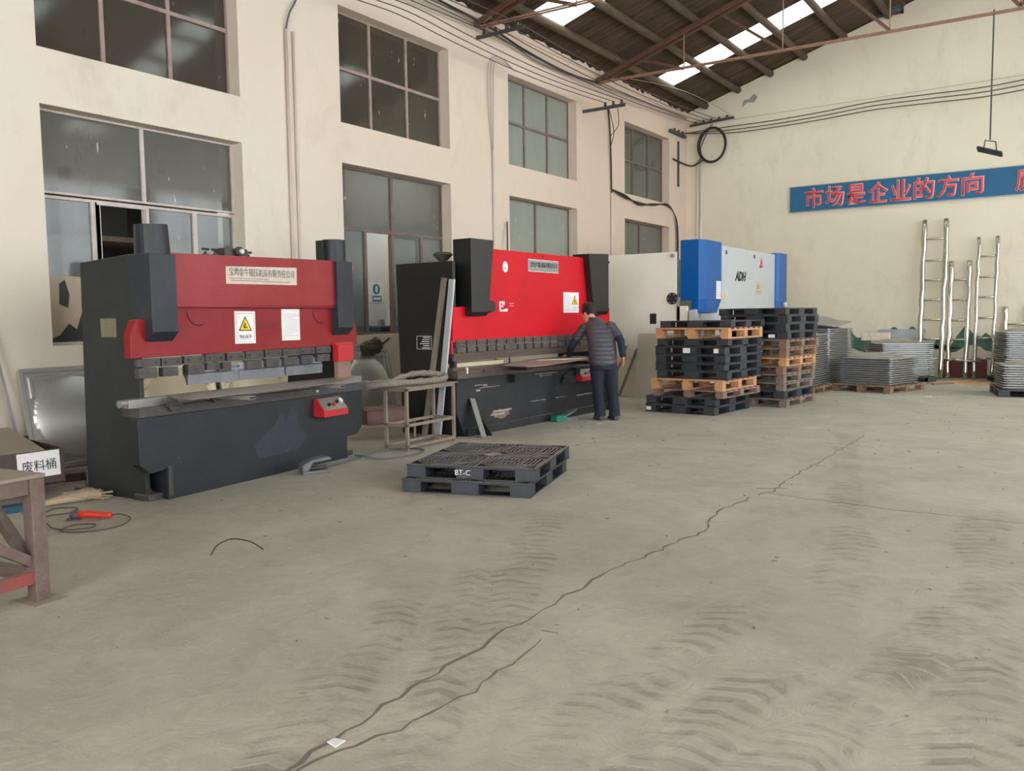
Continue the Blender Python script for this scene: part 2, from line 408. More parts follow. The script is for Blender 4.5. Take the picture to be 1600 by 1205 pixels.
def lines(parent, x0, x1, z0, z1, y, n, mat='inkgrey', th=.004, name='fine_print'):
    b = MB()
    for i in range(n):
        z = z1-(z1-z0)*(i+.5)/n; e = x1-(x1-x0)*random.choice((0, .05, .2, .4))
        b.box(x0, e, y-.0012, y, z-th/2, z+th/2)
    return b.build(name, mat, parent)
def hazard(parent, cx, z0, w, h, y):
    t = MB().prism([(cx-w/2, z0), (cx+w/2, z0), (cx, z0+h)], 'y', y-.001, y).build('hazard_border', 'ink', parent)
    MB().prism([(cx-w*.39, z0+h*.07), (cx+w*.39, z0+h*.07), (cx, z0+h*.86)], 'y', y-.002, y-.001).build('hazard_triangle', 'yellow', parent)
    b = MB()
    b.box(cx-w*.06, cx+w*.02, y-.003, y-.002, z0+h*.28, z0+h*.55).box(cx-w*.14, cx+w*.16, y-.003, y-.002, z0+h*.18, z0+h*.25)
    b.prism([(cx-w*.18, z0+h*.42), (cx-w*.13, z0+h*.45), (cx-w*.04, z0+h*.24), (cx-w*.1, z0+h*.22)], 'y', y-.003, y-.002)
    b.build('hand_pictogram', 'ink', parent)

# ---------------------------------------------------------------- setting
def zr(x): return 6.5+.316*x if x <= 7.5 else 6.5+.316*(15-x)
struct('floor', MB().box(-7, RX+.3, BY-.3, GY+.3, -.2, 0), 'floor')
# cracks in the concrete: jagged dirt filled gaps along the slab joint
def crack(pts, w0, w1, parent):
    pts = [Vector((p[0], p[1], 0)) for p in pts]; P = []
    for a, b in zip(pts, pts[1:]):
        n = max(2, int((b-a).length/.07))
        for i in range(n):
            q = a.lerp(b, i/n); P.append(q+Vector((random.uniform(-.022, .022), 0, 0)) + (Vector((0, random.uniform(-.015, .015), 0))))
    b = MB(); L = []; Rr = []
    d0 = (pts[-1]-pts[0]).normalized(); nn = Vector((-d0.y, d0.x, 0))
    for i, q in enumerate(P):
        w = (w0+(w1-w0)*i/len(P))*random.uniform(.35, 1.5)
        L.append(q+nn*w/2); Rr.append(q-nn*w/2)
    vs = [Vector((p.x, p.y, z)) for z in (.0015, -.01) for p in L+Rr]
    k = len(L); N = 2*k
    fs = [(i, i+1, k+i+1, k+i) for i in range(k-1)]+[(i, i+N, i+1+N, i+1) for i in range(k-1)]+[(k+i, k+i+1, k+i+1+N, k+i+N) for i in range(k-1)]
    b.faces(vs, fs)
    return b.build('crack', 'crack', parent)
FL = bpy.data.objects['floor']
crack([(6.5, 1.0), (6.5, 1.71), (6.51, 1.93), (6.45, 2.46), (6.43, 2.87), (6.41, 3.49), (6.41, 4.18), (6.46, 4.76), (6.51, 5.25), (6.47, 5.39), (6.4, 5.9), (6.44, 6.5)], .015, .012, FL)
crack([(6.44, 6.5), (6.5, 6.73), (6.47, 7.44), (6.46, 9.07), (6.45, 10.5)], .011, .007, FL)
crack([(6.55, 1.5), (6.55, 1.75), (6.62, 2.03), (6.67, 2.35), (6.66, 2.78), (6.66, 2.93), (6.62, 3.17)], .013, .006, FL)
crack([(6.5, 6.63), (7.46, 6.53), (8.25, 6.55), (10.5, 6.6)], .008, .006, FL)
crack([(6.38, 6.8), (6.62, 6.95)], .02, .01, FL)
crack([(6.62, 3.17), (6.46, 3.2)], .01, .006, FL)

# left wall with window openings
Y0, WW, BAY = 4.435, 2.4, 4.07
WY = [Y0, Y0+BAY, Y0+2*BAY, Y0+2*BAY+4.508]
ZL0, ZL1, ZU0, ZU1 = 1.2, 3.576, 4.122, 5.68
def wall_with_holes(holes, y0, y1, ztop, x0, x1):
    b = MB(); ys = sorted({y0, y1} | {v for h in holes for v in h[:2]})
    for a, c in zip(ys, ys[1:]):
        hs = sorted([h for h in holes if h[0] <= a and h[1] >= c], key=lambda h: h[2]); z = 0
        for h in hs:
            if h[2] > z: b.box(x0, x1, a, c, z, h[2])
            z = h[3]
        b.box(x0, x1, a, c, z, ztop)
    bmesh.ops.remove_doubles(b.bm, verts=b.bm.verts, dist=1e-5)
    return b
holes = []
for y in [Y0-BAY]+WY: holes += [(y, y+WW, ZL0, ZL1), (y, y+WW, ZU0, ZU1)]
struct('wall_left', wall_with_holes(holes, BY, GY, 6.46, -.3, 0), 'wall')
struct('wall_right', wall_with_holes([(y, y+w, 1.2, 5.5) for y, w in RWIN], BY, GY, 6.46, RX, RX+.3), 'wall')
gp = [(-.3, 0), (RX+.3, 0), (RX+.3, 6.4), (RX, 6.48), (7.5, zr(7.5)-.02), (0, 6.48), (-.3, 6.4)]
struct('wall_gable', MB().prism(gp, 'y', GY, GY+.3), 'gable')
bk = MB().prism([(-.3, 0), (5.5, 0), (5.5, 5), (11.5, 5), (11.5, 0), (RX+.3, 0), (RX+.3, 6.4), (7.5, zr(7.5)-.02), (-.3, 6.4)], 'y', BY-.3, BY)
struct('wall_back', bk, 'wall')
# right hand window grids
for i, (y, w) in enumerate(RWIN):
    b = MB()
    for k in range(4): b.box(RX+.12, RX+.17, y+k*(w-.05)/3, y+k*(w-.05)/3+.05, 1.2, 5.5)
    for z in (1.2, 2.6, 4.0, 5.45): b.box(RX+.12, RX+.17, y, y+w, z, z+.05)
    struct('window_%d' % (20+i), b, 'winframe')
# roof: corrugated sheets with skylight strips, purlins beneath
def slope_pt(x, y, off=0): return Vector((x, y, zr(x)+off))
SKY = [(9.0, 10.0), (12.65, 13.62), (17.7, 18.55)]
SKYX = {(17.7, 18.55): (.5, 6.6), (12.65, 13.62): (.42, 6.6), (9.0, 10.0): (1.2, 6.6)}
def sheet_strip(b, xa, xb, ya, yb, th=.03):
    n = max(2, int((yb-ya)/.12)*2)
    ys = [ya+(yb-ya)*i/n for i in range(n+1)]
    vs = []; k = n+1
    for dz in (0, th):
        for x in (xa, xb):
            for i, y in enumerate(ys): vs.append((x, y, zr(x)+dz+(.022 if i % 2 else 0)))
    fs = []
    for base, fl in ((0, 0), (2*k, 1)):
        for i in range(n): fs.append((base+i, base+i+1, base+k+i+1, base+k+i))
    for i in range(n): fs += [(i, i+1, 2*k+i+1, 2*k+i), (k+i, k+i+1, 3*k+i+1, 3*k+i)]
    b.faces(vs, fs)
b = MB(); prev = BY-.3
for ya, yb in SKY:
    sheet_strip(b, -.4, 7.5, prev, ya); sheet_strip(b, -.4, SKYX[(ya, yb)][0], ya, yb); sheet_strip(b, SKYX[(ya, yb)][1], 7.5, ya, yb); prev = yb
sheet_strip(b, -.4, 7.5, prev, GY+.3)
prev = BY-.3
for ya, yb in SKY:
    sheet_strip(b, 7.5, RX+.4, prev, ya); sheet_strip(b, 7.5, 8.4, ya, yb); sheet_strip(b, 14.4, RX+.4, ya, yb); prev = yb
sheet_strip(b, 7.5, RX+.4, prev, GY+.3)
ceil = struct('ceiling', b, 'roof')
for ya, yb in SKY:
    xa, xb = SKYX[(ya, yb)]
    for a, c in ((xa, xb), (8.4, 14.4)):
        q = MB(); sheet_strip(q, a, c, ya, yb, .004); tag(q.build('skylight_sheet', 'skylight', ceil), 'white translucent skylight sheet')
for x in (.5, 1.33, 2.1, 2.9, 3.75, 4.7, 5.7, 6.7, 8.3, 9.3, 10.3, 11.3, 12.3, 13.3, 14.3):
    q = MB(); z = zr(x)-.075; y = BY
    pts = [(x+random.uniform(-.015, .015), BY+(GY+.02-BY)*i/14, z+random.uniform(-.012, .012)) for i in range(15)]
    q.tube(pts, .078, 9); q.build('purlin', 'purlin', ceil, smooth=True)
# ragged mortar left along the top of the wall under the roofing
t = [(BY, 6.36)]; y = BY
while y < GY:
    t.append((y, 6.47+random.uniform(-.05, .04))); y += random.uniform(.05, .16)
t += [(GY, 6.47), (GY, 6.36)]
struct('trim_1', MB().prism(t, 'x', 0, .035), 'wall')
# roof trusses
def truss(y, label, full=True):
    t = thing('roof_truss', label, 'roof truss', (0, y, 0), 0, 'red steel roof trusses')
    q = MB()
    for s in (-.09, .09):
        q.bar((.02, s, 6.24), (7.45, s, zr(7.45)-.22),   .045, .075); q.bar((14.98, s, 6.24), (7.55, s, zr(7.45)-.22), .05, .09)
    q.build('top_chord', 'trussred', t)
    q = MB()
    q.tube([(0.02, -.04, 6.22), (7.5, -.04, 6.14), (14.98, -.04, 6.22)], .016, 6); q.tube([(.02, .05, 6.22), (7.5, .05, 6.14), (14.98, .05, 6.22)], .016, 6)
    q.build('tie_rod', 'ironrod', t)
    for x in (1.9, 3.8, 5.6, 7.5, 9.4, 11.2, 13.1):
        MB().tube([(x, 0, 6.18), (x, 0, zr(x)-.2)], .012, 6).build('hanger_rod', 'ironrod', t)
    for x0, x1 in ((1.9, .9), (3.8, 2.6), (5.6, 4.2), (7.5, 5.9), (7.5, 9.1), (9.4, 10.8), (11.2, 12.4), (13.1, 14.1)):
        MB().bar((x0, 0, 6.18), (x1, 0, zr(x1)-.24), .05, .05).build('web_strut', 'trussred', t)
    return t
truss(15.84, 'red steel roof truss whose tie rods start between the two farthest window bays')
truss(11.68, 'red steel roof truss crossing above the second red press, nearest one in view')

# windows of the left wall
def bars(b, ys, zs, x0=-.24, x1=-.19, w=.045):
    ya, yb, za, zb = ys[0], ys[-1], zs[0], zs[-1]
    for y in ys: b.box(x0, x1, max(ya, y-w/2), min(yb, y+w/2), za, zb)
    for z in zs: b.box(x0-.002, x1+.002, ya, yb, max(za, z-w/2), min(zb, z+w/2))
wn = 1
for i, y in enumerate(WY):
    # upper: three columns, two rows
    b = MB(); ys = [y, y+WW/3, y+2*WW/3, y+WW]; bars(b, ys, [ZU0, (ZU0+ZU1)/2+.02, ZU1])
    w = struct('window_%d' % wn, b, 'winframe' if i < 2 else 'winframed'); wn += 1
    MB().box(-.218, -.212, y, y+WW, ZU0, ZU1).build('pane', 'glassup' if i < 2 else 'glassfar' if i == 2 else 'glasslow', w)
    b = MB()
    fm = 'winframed'
    if i == 0:
        bars(b, [y, y+1.2, y+WW], [2.74, ZL1]); ys = [y, 5.04, 5.65, 6.27, y+WW]
        bars(b, ys, [ZL0, 2.72], w=.06); bars(b, [5.06, 5.07, 5.66], [ZL0+.02, 2.70], -.19, -.165, .06)
        # the sash of the second light is slid open behind the third
        bars(b, [5.66, 6.25], [ZL0+.03, 2.68], -.28, -.25, .07)
        panes = [(y, y+WW, 2.74, ZL1), (y, 5.04, ZL0, 2.72), (5.66, 6.27, ZL0, 2.72), (6.27, y+WW, ZL0, 2.72)]; fm = 'winframew'
    elif i == 1:
        bars(b, [y, y+1.2, y+WW], [2.72, ZL1]); ys = [y, 9.12, 9.70, 10.38, y+WW]
        bars(b, ys, [ZL0, 2.72], w=.055); bars(b, [9.70, 10.35], [ZL0+.03, 2.68], -.28, -.25, .05)
        panes = [(y, y+WW, 2.72, ZL1), (y, 9.12, ZL0, 2.72), (9.70, 10.38, ZL0, 2.72), (10.38, y+WW, ZL0, 2.72)]
    else:
        bars(b, [y, y+1.15, y+WW], [ZL0, 2.5, ZL1]); panes = [(y, y+WW, ZL0, ZL1)]
    w = struct('window_%d' % wn, b, fm); wn += 1
    for (a, c, z0, z1) in panes:
        MB().box(-.218, -.212, a, c, z0, z1).build('pane', 'glassfar' if i == 2 else 'glasslow' if z0 > 2 or i > 1 else 'glassclear', w)
pw = bpy.data.objects['window_2']
MB().prism([(4.46, 1.24), (4.98, 1.24), (5.0, 1.9), (4.46, 1.92)], 'x', -.21, -.207).build('pasted_paper', 'woodpaper', pw)
MB().prism([(4.63, 1.62), (4.72, 1.58), (4.74, 1.72), (4.70, 1.87), (4.64, 1.83)], 'x', -.207, -.2055).build('torn_patch', 'darkhall', pw)
MB().prism([(4.47, 1.24), (4.98, 1.24), (4.99, 1.6), (4.86, 1.52), (4.80, 1.36), (4.72, 1.42), (4.62, 1.30)], 'x', -.207, -.2055).build('torn_patch', 'darkhall', pw)
b = MB(); bars(b, [Y0-BAY, Y0-BAY+1.2, Y0-BAY+WW], [ZL0, 2.7, ZL1]); bars(b, [Y0-BAY, Y0-BAY+1.2, Y0-BAY+WW], [ZU0, 4.9, ZU1])
w = struct('window_9', b, 'winframe'); MB().box(-.218, -.212, Y0-BAY, Y0-BAY+WW, ZL0, ZL1).box(-.218, -.212, Y0-BAY, Y0-BAY+WW, ZU0, ZU1).build('pane', 'glasslow', w)
# the hall seen through the windows
struct('wall_hall', MB().box(-7, -6.8, -2, GY, 0, 6.4), 'hallwall')
struct('wall_hall_end', MB().box(-7, -.3, -2.2, -2, 0, 6.4), 'hallwall')
struct('wall_hall_far', MB().box(-6.8, -.3, GY, GY+.2, 0, 6.4), 'hallwall')
struct('ceiling_hall', MB().box(-7, -.3, -2.2, GY+.2, 6.3, 6.4), 'roof')
struct('wall_partition', MB().box(-1.3, -1.2, 9.75, 12.6, 0, 4), 'hallwall')

# ---------------------------------------------------------------- press brake helpers (local x along the front, y towards the wall)
def clamp(parent, xa, xb, ya, z0, z1, z2, lo=(0, 1), y=.03, mat='darkpart'):
    b = MB().box(xa, xb, y, y+.05, z1, z2)
    w = xb-xa
    b.box(xa+w*lo[0], xa+w*lo[1], y-.01, y+.05, z0, z1-.008)
    for f in (.2, .8): b.cyl((xa+w*f, y, (z1+z2)/2), (xa+w*f, y-.012, (z1+z2)/2), .011, n=8)
    b.box(xa+w*.4, xa+w*.6, y-.016, y-.01, z0+.03, z0+.045)
    return b.build('punch_clamp', mat, parent, bevel=.003)
def foot(parent, x, y):
    f = MB().box(x-.07, x+.07, y-.09, y+.09, 0, .05).build('levelling_foot', 'darkpart', parent, bevel=.006)
    MB().cyl((x, y, .05), (x, y, .19), .014, n=10).cyl((x, y, .06), (x, y, .085), .026, n=6).build('bolt', 'darkpart', f)
def control_box(parent, x0, x1, z0, z1):
    b = MB().prism([(0, z0), (-.14, z0), (-.14, z0+(z1-z0)*.35), (-.04, z1), (0, z1)], 'x', x0, x1)
    c = b.build('control_box', 'redbox', parent, bevel=.004)
    s = Vector((0, .10, z1-(z0+(z1-z0)*.35))).normalized()
    za = z0+(z1-z0)*.35; n = Vector((0, -s.z, s.y)).normalized()
    q = []
    for x, f in ((x0+.01, .04), (x1-.01, .04), (x1-.01, .96), (x0+.01, .96)):
        q.append(Vector((x, -.14+.10*f, za+(z1-za)*f)))
    vs = [p+n*.003 for p in q]+[p-n*.004 for p in q]
    f = MB().faces(vs, [(0, 1, 2, 3), (7, 6, 5, 4), (0, 4, 5, 1), (1, 5, 6, 2), (2, 6, 7, 3), (3, 7, 4, 0)]).build('control_face', 'die', c)
    for xf, h, r, m in ((.3, .4, .016, 'ink'), (.5, .4, .016, 'redbox'), (.68, .55, .016, 'ink'), (.84, .6, .024, 'white')):
        p = Vector((x0+(x1-x0)*xf, -.14+.10*h, za+(z1-za)*h))
        MB().cyl(p, p+n*.025, r, n=12).build('button', m, f)
    return c
def rating_plate(parent, x, ya, yb, za, zb, mat, n, rim='white'):
    b = MB().box(x-.004, x, ya, yb, za, zb).build('rating_plate', mat, parent)
    q = MB()
    for i in range(n):
        z = zb-(zb-za)*(i+.7)/(n+.4); q.box(x-.0055, x-.004, ya+.03, yb-.03-random.uniform(0, .08), z-.005, z+.005)
    if rim == 'white':
        q.box(x-.0055, x-.004, ya, yb, za, za+.006).box(x-.0055, x-.004, ya, yb, zb-.006, zb).box(x-.0055, x-.004, ya, ya+.006, za, zb).box(x-.0055, x-.004, yb-.006, yb, za, zb)
    q.build('plate_print', 'white' if rim == 'white' else 'inkgrey', b)
NAME = '宝鸡金牛锻压机床有限责任公司'

# ---------------------------------------------------------------- first press brake (faded red, left)
m = thing('press_brake', 'faded red and blue-black press brake at left with black cylinders above it', 'press brake', (2.506, 3.991, 0), R(96.17))
for x in (-.1, 2.30):
    MB().prism([(.13, 0), (.86, 0), (.81, 1.915), (.18, 1.96)], 'x', x, x+.04).build('side_frame', 'black1b', m, bevel=.004)
MB().box(-.06, 2.3, .3, .78, .12, .62).box(-.06, 2.3, .42, .78, 1.36, 1.86).build('rear_body', 'black1b', m)
MB().prism([(-.253, .68), (-.253, .316), (-.155, .234), (0, .25), (0, 0), (2.242, 0), (2.242, .22), (2.405, .226), (2.492, .305), (2.51, .68)], 'y', 0, .1).box(.02, 2.22, .1, .3, .02, .62).build('bed', 'black1', m, bevel=.004)
MB().box(-.256, 2.541, -.03, .17, .685, .76).box(-.256, .47, -.034, -.03, .69, .755).build('bed_rail', 'darkpart', m, bevel=.004)
MB().box(-.30, 2.545, .03, .13, .76, .828).box(-.32, -.30, .05, .1, .77, .81).build('die_holder', 'die', m, bevel=.003)
MB().cyl((-.3, .07, .80), (-.36, .07, .80), .03, n=8).build('die_clamp_bolt', 'die', m)
MB().prism([(-.247, 1.142), (-.244, 1.329), (-.193, 1.441), (.02, 1.46), (.02, 1.95), (2.22, 1.99), (2.22, 1.47), (2.44, 1.45), (2.50, 1.36), (2.52, 1.165)], 'y', .05, .13).build('ram', 'red1', m, bevel=.004)
MB().prism([(.12, 1.545), (2.14, 1.558), (2.14, 2.015), (.12, 1.972)], 'y', 0, .05).box(.12, 2.14, -.004, .05, 1.54, 1.552).build('ram_cover', 'red1cover', m, bevel=.003)
for x0, x1, z1 in ((-.108, .136, 1.955), (2.112, 2.352, 2.012)):
    MB().prism([(-.04, z1), (.22, z1), (.22, 1.455), (.08, 1.44), (.06, 1.27), (.03, 1.27), (-.04, 1.343)], 'x', x0, x1).build('cylinder_cover', 'slate', m, bevel=.004)
MB().cyl((.03, .095, 1.95), (.02, .09, 2.19), .135, .125, 28).build('cylinder', 'black1', m, smooth=False)
MB().cyl((2.235, .10, 2.0), (2.235, .10, 2.23), .118, n=28).build('cylinder', 'black1', m)
MB().box(2.08, 2.12, .12, .2, 2.0, 2.22).build('cylinder_bracket', 'black1b', m)
for cx in (.42, 1.95):
    b = MB(); b.tube([(cx+.12*math.cos(a), .048, 1.52+.13*math.sin(a)) for a in [R(185+10*i) for i in range(12)]], .004, 5); b.build('weld_seam', 'ink', m)
p = MB().prism([(.688, 1.743), (1.56, 1.753), (1.565, 1.918), (.69, 1.892)], 'y', -.004, 0).build('nameplate', 'signcream', m)
letters(NAME, 1.125, 1.85, -.005, .80, .072, 'inkgrey', p)
lines(p, .74, 1.5, 1.765, 1.805, -.0045, 2, 'inkgrey', .006)
p = MB().box(.80, 1.042, .044, .05, 1.232, 1.518).build('warning_sign', 'paper', m); p.rotation_euler = (0, R(.6), 0)
hazard(p, .92, 1.345, .16, .13, .044)
letters('当心压手', .92, 1.295, .043, .15, .032, 'ink', p)
q = MB()
for a in ((.818, 1.026, 1.25, 1.252), (.818, 1.026, 1.497, 1.5), (.818, .82, 1.25, 1.5), (1.024, 1.026, 1.25, 1.5)): q.box(a[0], a[1], .0425, .044, a[2], a[3])
q.box(.86, .98, .0425, .044, 1.268, 1.27); q.build('sign_border', 'inkgrey', p)
p = MB().box(1.395, 1.637, .044, .05, 1.234, 1.528).build('notice', 'paper', m)
lines(p, 1.42, 1.615, 1.27, 1.49, .0435, 12, 'inkgrey', .0022)
q = MB()
for a in ((1.41, 1.625, 1.25, 1.2515), (1.41, 1.625, 1.51, 1.5115), (1.41, 1.4115, 1.25, 1.51), (1.6235, 1.625, 1.25, 1.51)): q.box(a[0], a[1], .0425, .044, a[2], a[3])
q.build('notice_border', 'bannerpink', p)
letters('注意安全', 1.216, 1.378, .05, .28, .06, 'inkdim', m)
for xa, xb, z0, z1, z2, lo in ((-.203, .006, .986, 1.075, 1.137, (0, .8)), (.02, .217, .988, 1.069, 1.136, (0, .75)), (.241, .452, .988, 1.077, 1.14, (.14, .94)),
        (.465, .673, 1.012, 1.08, 1.147, (0, .85)), (.699, .906, .991, 1.078, 1.147, (-.5, .17)), (.92, 1.132, .992, 1.08, 1.152, (0, .83)),
        (1.157, 1.37, .995, 1.085, 1.155, (0, .78)), (1.385, 1.609, 1.0, 1.086, 1.155, (0, .82)), (1.613, 1.83, 1.0, 1.092, 1.158, (.04, .8)), (1.853, 2.064, 1.012, 1.092, 1.16, (0, .87)), (2.37, 2.53, 1.02, 1.1, 1.162, (0, 1))):
    clamp(m, xa, xb, 0, z0, z1, z2, lo)
for xa, xb in ((.277, .832), (.836, 1.40), (1.43, 1.94)):
    MB().prism([(.05, 1.06), (.10, 1.06), (.10, .99), (.075, .95), (.06, .90), (.045, .90), (.04, .985), (.05, 1.0)], 'x', xa, xb).build('punch', 'punch', m)
MB().box(2.12, 2.36, -.02, .06, 1.0, 1.165).box(2.1, 2.36, -.01, .06, 1.165, 1.19).build('stop_box', 'redbox', m, bevel=.003)
MB().box(2.13, 2.33, .0, .05, .83, 1.0).build('stop_box_lid', 'woodp', m)
MB().prism([(2.42, 1.86), (2.52, 1.86), (2.55, 1.98), (2.42, 2.02)], 'y', .1, .16).build('limit_bracket', 'redbox', m, bevel=.004)
control_box(m, 1.74, 2.10, .475, .655)
for x, z, r in ((.04, .762, .05), (.462, .771, .028)):
    b = MB().cyl((x, -.03, z), (x, -.065, z), r, n=16).cyl((x, -.065, z), (x+.06, -.10, z+.01), .01, n=8); b.build('gauge_knob', 'darkpart', m)
MB().cyl((1.76, -.03, .73), (1.76, -.045, .73), .012, n=10).build('gauge_screw', 'white', m)
b = MB().box(1.02, 1.30, .34, .5, 1.86, 2.09).cyl((1.16, .34, 2.06), (1.16, .29, 2.06), .045, n=14).build('hydraulic_valve', 'darkpart', m, bevel=.01)
MB().cyl((1.16, .29, 2.06), (1.16, .27, 2.06), .022, n=12).build('valve_port', 'white', b)
for x in (.86, .97, 1.38):
    MB().cyl((x, .42, 1.86), (x, .42, 2.05), .012, n=8).cyl((x-.035, .42, 2.07), (x+.035, .42, 2.07), .012, n=8).box(x-.02, x+.02, .4, .44, 1.98, 2.03).build('valve_tap', 'darkpart', m)
for x, y in ((-.15, .06), (-.17, .88), (2.4, .06), (2.4, .88)): foot(m, x+.09 if x < 0 else x-.05, y if y > .5 else y+.1)
t = [(.95, .30), (.98, .19), (1.03, .2), (1.05, .17), (1.1, .19), (1.16, .17), (1.2, .2), (1.26, .165), (1.3, .2), (1.38, .18), (1.42, .21), (1.5, .17), (1.53, .22), (1.6, .25), (1.62, .33), (1.52, .42), (1.5, .56), (1.42, .62), (1.36, .5), (1.28, .58), (1.2, .45), (1.1, .4)]
MB().prism(t, 'y', -.001, 0).build('residue_stain', 'stain', m)
rating_plate(m, -.1, .395, .585, 1.306, 1.457, 'platedust', 4, None)
MB().prism([(.0, .03), (.035, .03), (.035, .27), (.0, .27)], 'y', -.012, 0).build('corner_strip', 'darkpart', m)
# sheet being bent and its supports
s = thing('support_arm', 'left steel tube laid across the first press bed holding up the sheet', 'support arm', (2.506, 3.991, 0), R(96.17), 'tube arms under the sheet')
MB().box(.41, .48, -.5, .12, .783, .812).build('tube', 'sheet', s); MB().box(.415, .475, -.502, -.495, .788, .807).build('tube_mouth', 'ink', s)
s = thing('support_arm', 'right steel tube laid across the first press bed near its red control box', 'support arm', (2.506, 3.991, 0), R(96.17), 'tube arms under the sheet')
MB().box(1.60, 1.67, -.46, .12, .783, .812).build('tube', 'sheet', s); MB().box(1.605, 1.665, -.462, -.455, .788, .807).build('tube_mouth', 'ink', s)
s = MB().faces([(.10, .10, .829), (-.06, -.22, .829), (-.10, -.42, .829), (1.5, -.40, .829), (1.84, -.31, .829), (2.5, .02, .829), (2.5, .11, .829)]+[(.10, .10, .833), (-.06, -.22, .833), (-.10, -.42, .833), (1.5, -.40, .833), (1.84, -.31, .833), (2.5, .02, .833), (2.5, .11, .833)],
    [(6, 5, 4, 3, 2, 1, 0), (7, 8, 9, 10, 11, 12, 13)]+[(i, (i+1) % 7, (i+1) % 7+7, i+7) for i in range(7)]).build('steel_sheet', 'sheet')
s.location = (2.506, 3.991, 0); s.rotation_euler = (0, 0, R(96.17))
tag(s, 'long grey steel sheet lying on the bed of the faded red press', 'steel sheet')

# foot pedal with its cable
t = thing('foot_pedal', 'grey hooded foot pedal on the floor before the faded red press', 'foot pedal', (2.62, 5.42, 0), R(66))
MB().box(-.12, .14, -.07, .07, 0, .03).build('base', 'steelgrey', t, bevel=.006)
MB().prism([(-.12, .03), (-.12, .09), (-.04, .13), (.12, .15), (.16, .135), (.16, .12), (-.02, .105), (-.06, .03)], 'y', -.07, .07).build('hood', 'steelgrey', t, bevel=.008)
MB().box(-.05, .12, -.045, .045, .04, .06).build('tread', 'darkpart', t, bevel=.004)
cc = (2.72, 6.6)
pts = smoothpath([(2.56, 5.58, .03), (2.5, 5.9, .012), (2.45, 6.15, .012), (2.36, 6.42, .012), (2.32, 6.75, .012), (2.48, 6.98, .012), (2.72, 6.9, .012), (2.78, 6.55, .012), (2.66, 6.28, .012), (2.46, 6.22, .034), (2.33, 6.26, .02)], 6)
tag(MB().tube(pts, .011, 7).build('pedal_cable', 'wiregrey', smooth=True), 'grey pedal cable looped on the floor at the right end of the faded press', 'cable')

# ---------------------------------------------------------------- second press brake (bright red)
m = thing('press_brake', 'bright red press brake with tall black corner covers where the worker stands', 'press brake', (2.403, 8.046, 0), R(88.42))
for x in (-.1, 3.55):
    MB().prism([(.07, 0), (.93, 0), (.99, 2.1), (.07, 2.1)], 'x', x, x+.05).build('side_frame', 'black2', m, bevel=.004)
MB().box(-.05, 3.55, .3, .9, .12, .6).box(-.05, 3.55, .42, .95, 1.36, 2.05).build('rear_body', 'black2', m)
MB().prism([(-.15, .695), (-.155, .283), (-.01, 0), (3.5, 0), (3.645, .283), (3.64, .695)], 'y', 0, .09).box(0, 3.5, .09, .4, .02, .6).build('bed', 'black2bed', m, bevel=.004)
MB().prism([(0, 0), (3.5, 0), (3.5, .11), (0, .09)], 'y', -.035, 0).build('skirting', 'black2bed', m)
MB().box(-.16, 3.68, -.03, .22, .70, .755).build('bed_rail', 'clampbrown', m, bevel=.004)
MB().box(-.14, .36, -.005, .06, .755, .80).box(.38, 1.0, -.02, .06, .755, .79).box(-.14, 3.6, .06, .14, .755, .83).build('die_holder', 'punchbrown', m, bevel=.003)
MB().box(-.12, 1.0, .15, .24, .755, .88).build('back_gauge', 'panelbeige', m, bevel=.004)
MB().cyl((.05, -.0, .755), (.05, 0, .83), .014, n=8).build('gauge_pin', 'white', m)
MB().prism([(-.145, 1.134), (-.13, 1.554), (.2, 1.56), (.2, 2.28), (3.3, 2.28), (3.3, 1.56), (3.62, 1.55), (3.635, 1.14)], 'y', .05, .13).build('ram', 'red2', m, bevel=.004)
MB().prism([(-.16, 1.0), (-.16, 1.16), (-.13, 1.16), (-.13, 1.0)], 'y', .06, .13).build('ram_end', 'redbox', m)
for k, (tx0, tx1, bx0, bx1) in enumerate(((.09, .545, .09, .42), (2.83, 3.405, 2.98, 3.405))):
    b = MB(); z1 = 2.37 if k == 0 else 2.33; z1b = 2.37 if k == 0 else 2.355
    prof = [(-.06, 1, 0), (.22, 1, 0), (.22, 1.56, 0), (.06, 1.55, 0), (.05, 1.45, 1), (-.02, 1.445, 1), (-.06, 1.49, 1)]
    L = []; Q = []
    def xat(z, a, bb, zt): f = min(1, max(0, (zt-z)/(zt-1.47))); return a+(bb-a)*f
    for y, z, _ in prof:
        za = z1 if z == 1 else z; zb = z1b if z == 1 else z
        L.append((xat(za, tx0, bx0, z1), y, za)); Q.append((xat(zb, tx1, bx1, z1b), y, zb))
    n = len(L)
    b.faces(L+Q, [tuple(range(n)), tuple(range(2*n-1, n-1, -1))]+[(i, i+n, (i+1) % n+n, (i+1) % n) for i in range(n)])
    b.build('corner_cover', 'black2', m, bevel=.004)
    kx = .50 if k == 0 else 2.9
    MB().cyl((kx, .05, 1.56), (kx, -.05, 1.56), .075, n=20).build('guide_knob', 'black2', m)
p = MB().prism([(1.428, 2.03), (2.17, 2.022), (2.171, 2.192), (1.428, 2.196)], 'y', .044, .05).build('nameplate', 'signgrey', m)
letters(NAME, 1.80, 2.125, .043, .66, .075, 'ink', p)
lines(p, 1.48, 2.1, 2.04, 2.075, .0435, 2, 'inkgrey', .006)
q = MB(); 
for a in ((1.43, 2.17, 2.184, 2.19), (1.43, 2.17, 2.03, 2.036)): q.box(a[0], a[1], .042, .044, a[2], a[3])
q.build('plate_rim', 'white', p)
MB().cyl((1.79, .051, 2.235), (1.79, .046, 2.235), .014, n=10).build('lifting_hole', 'ink', m)
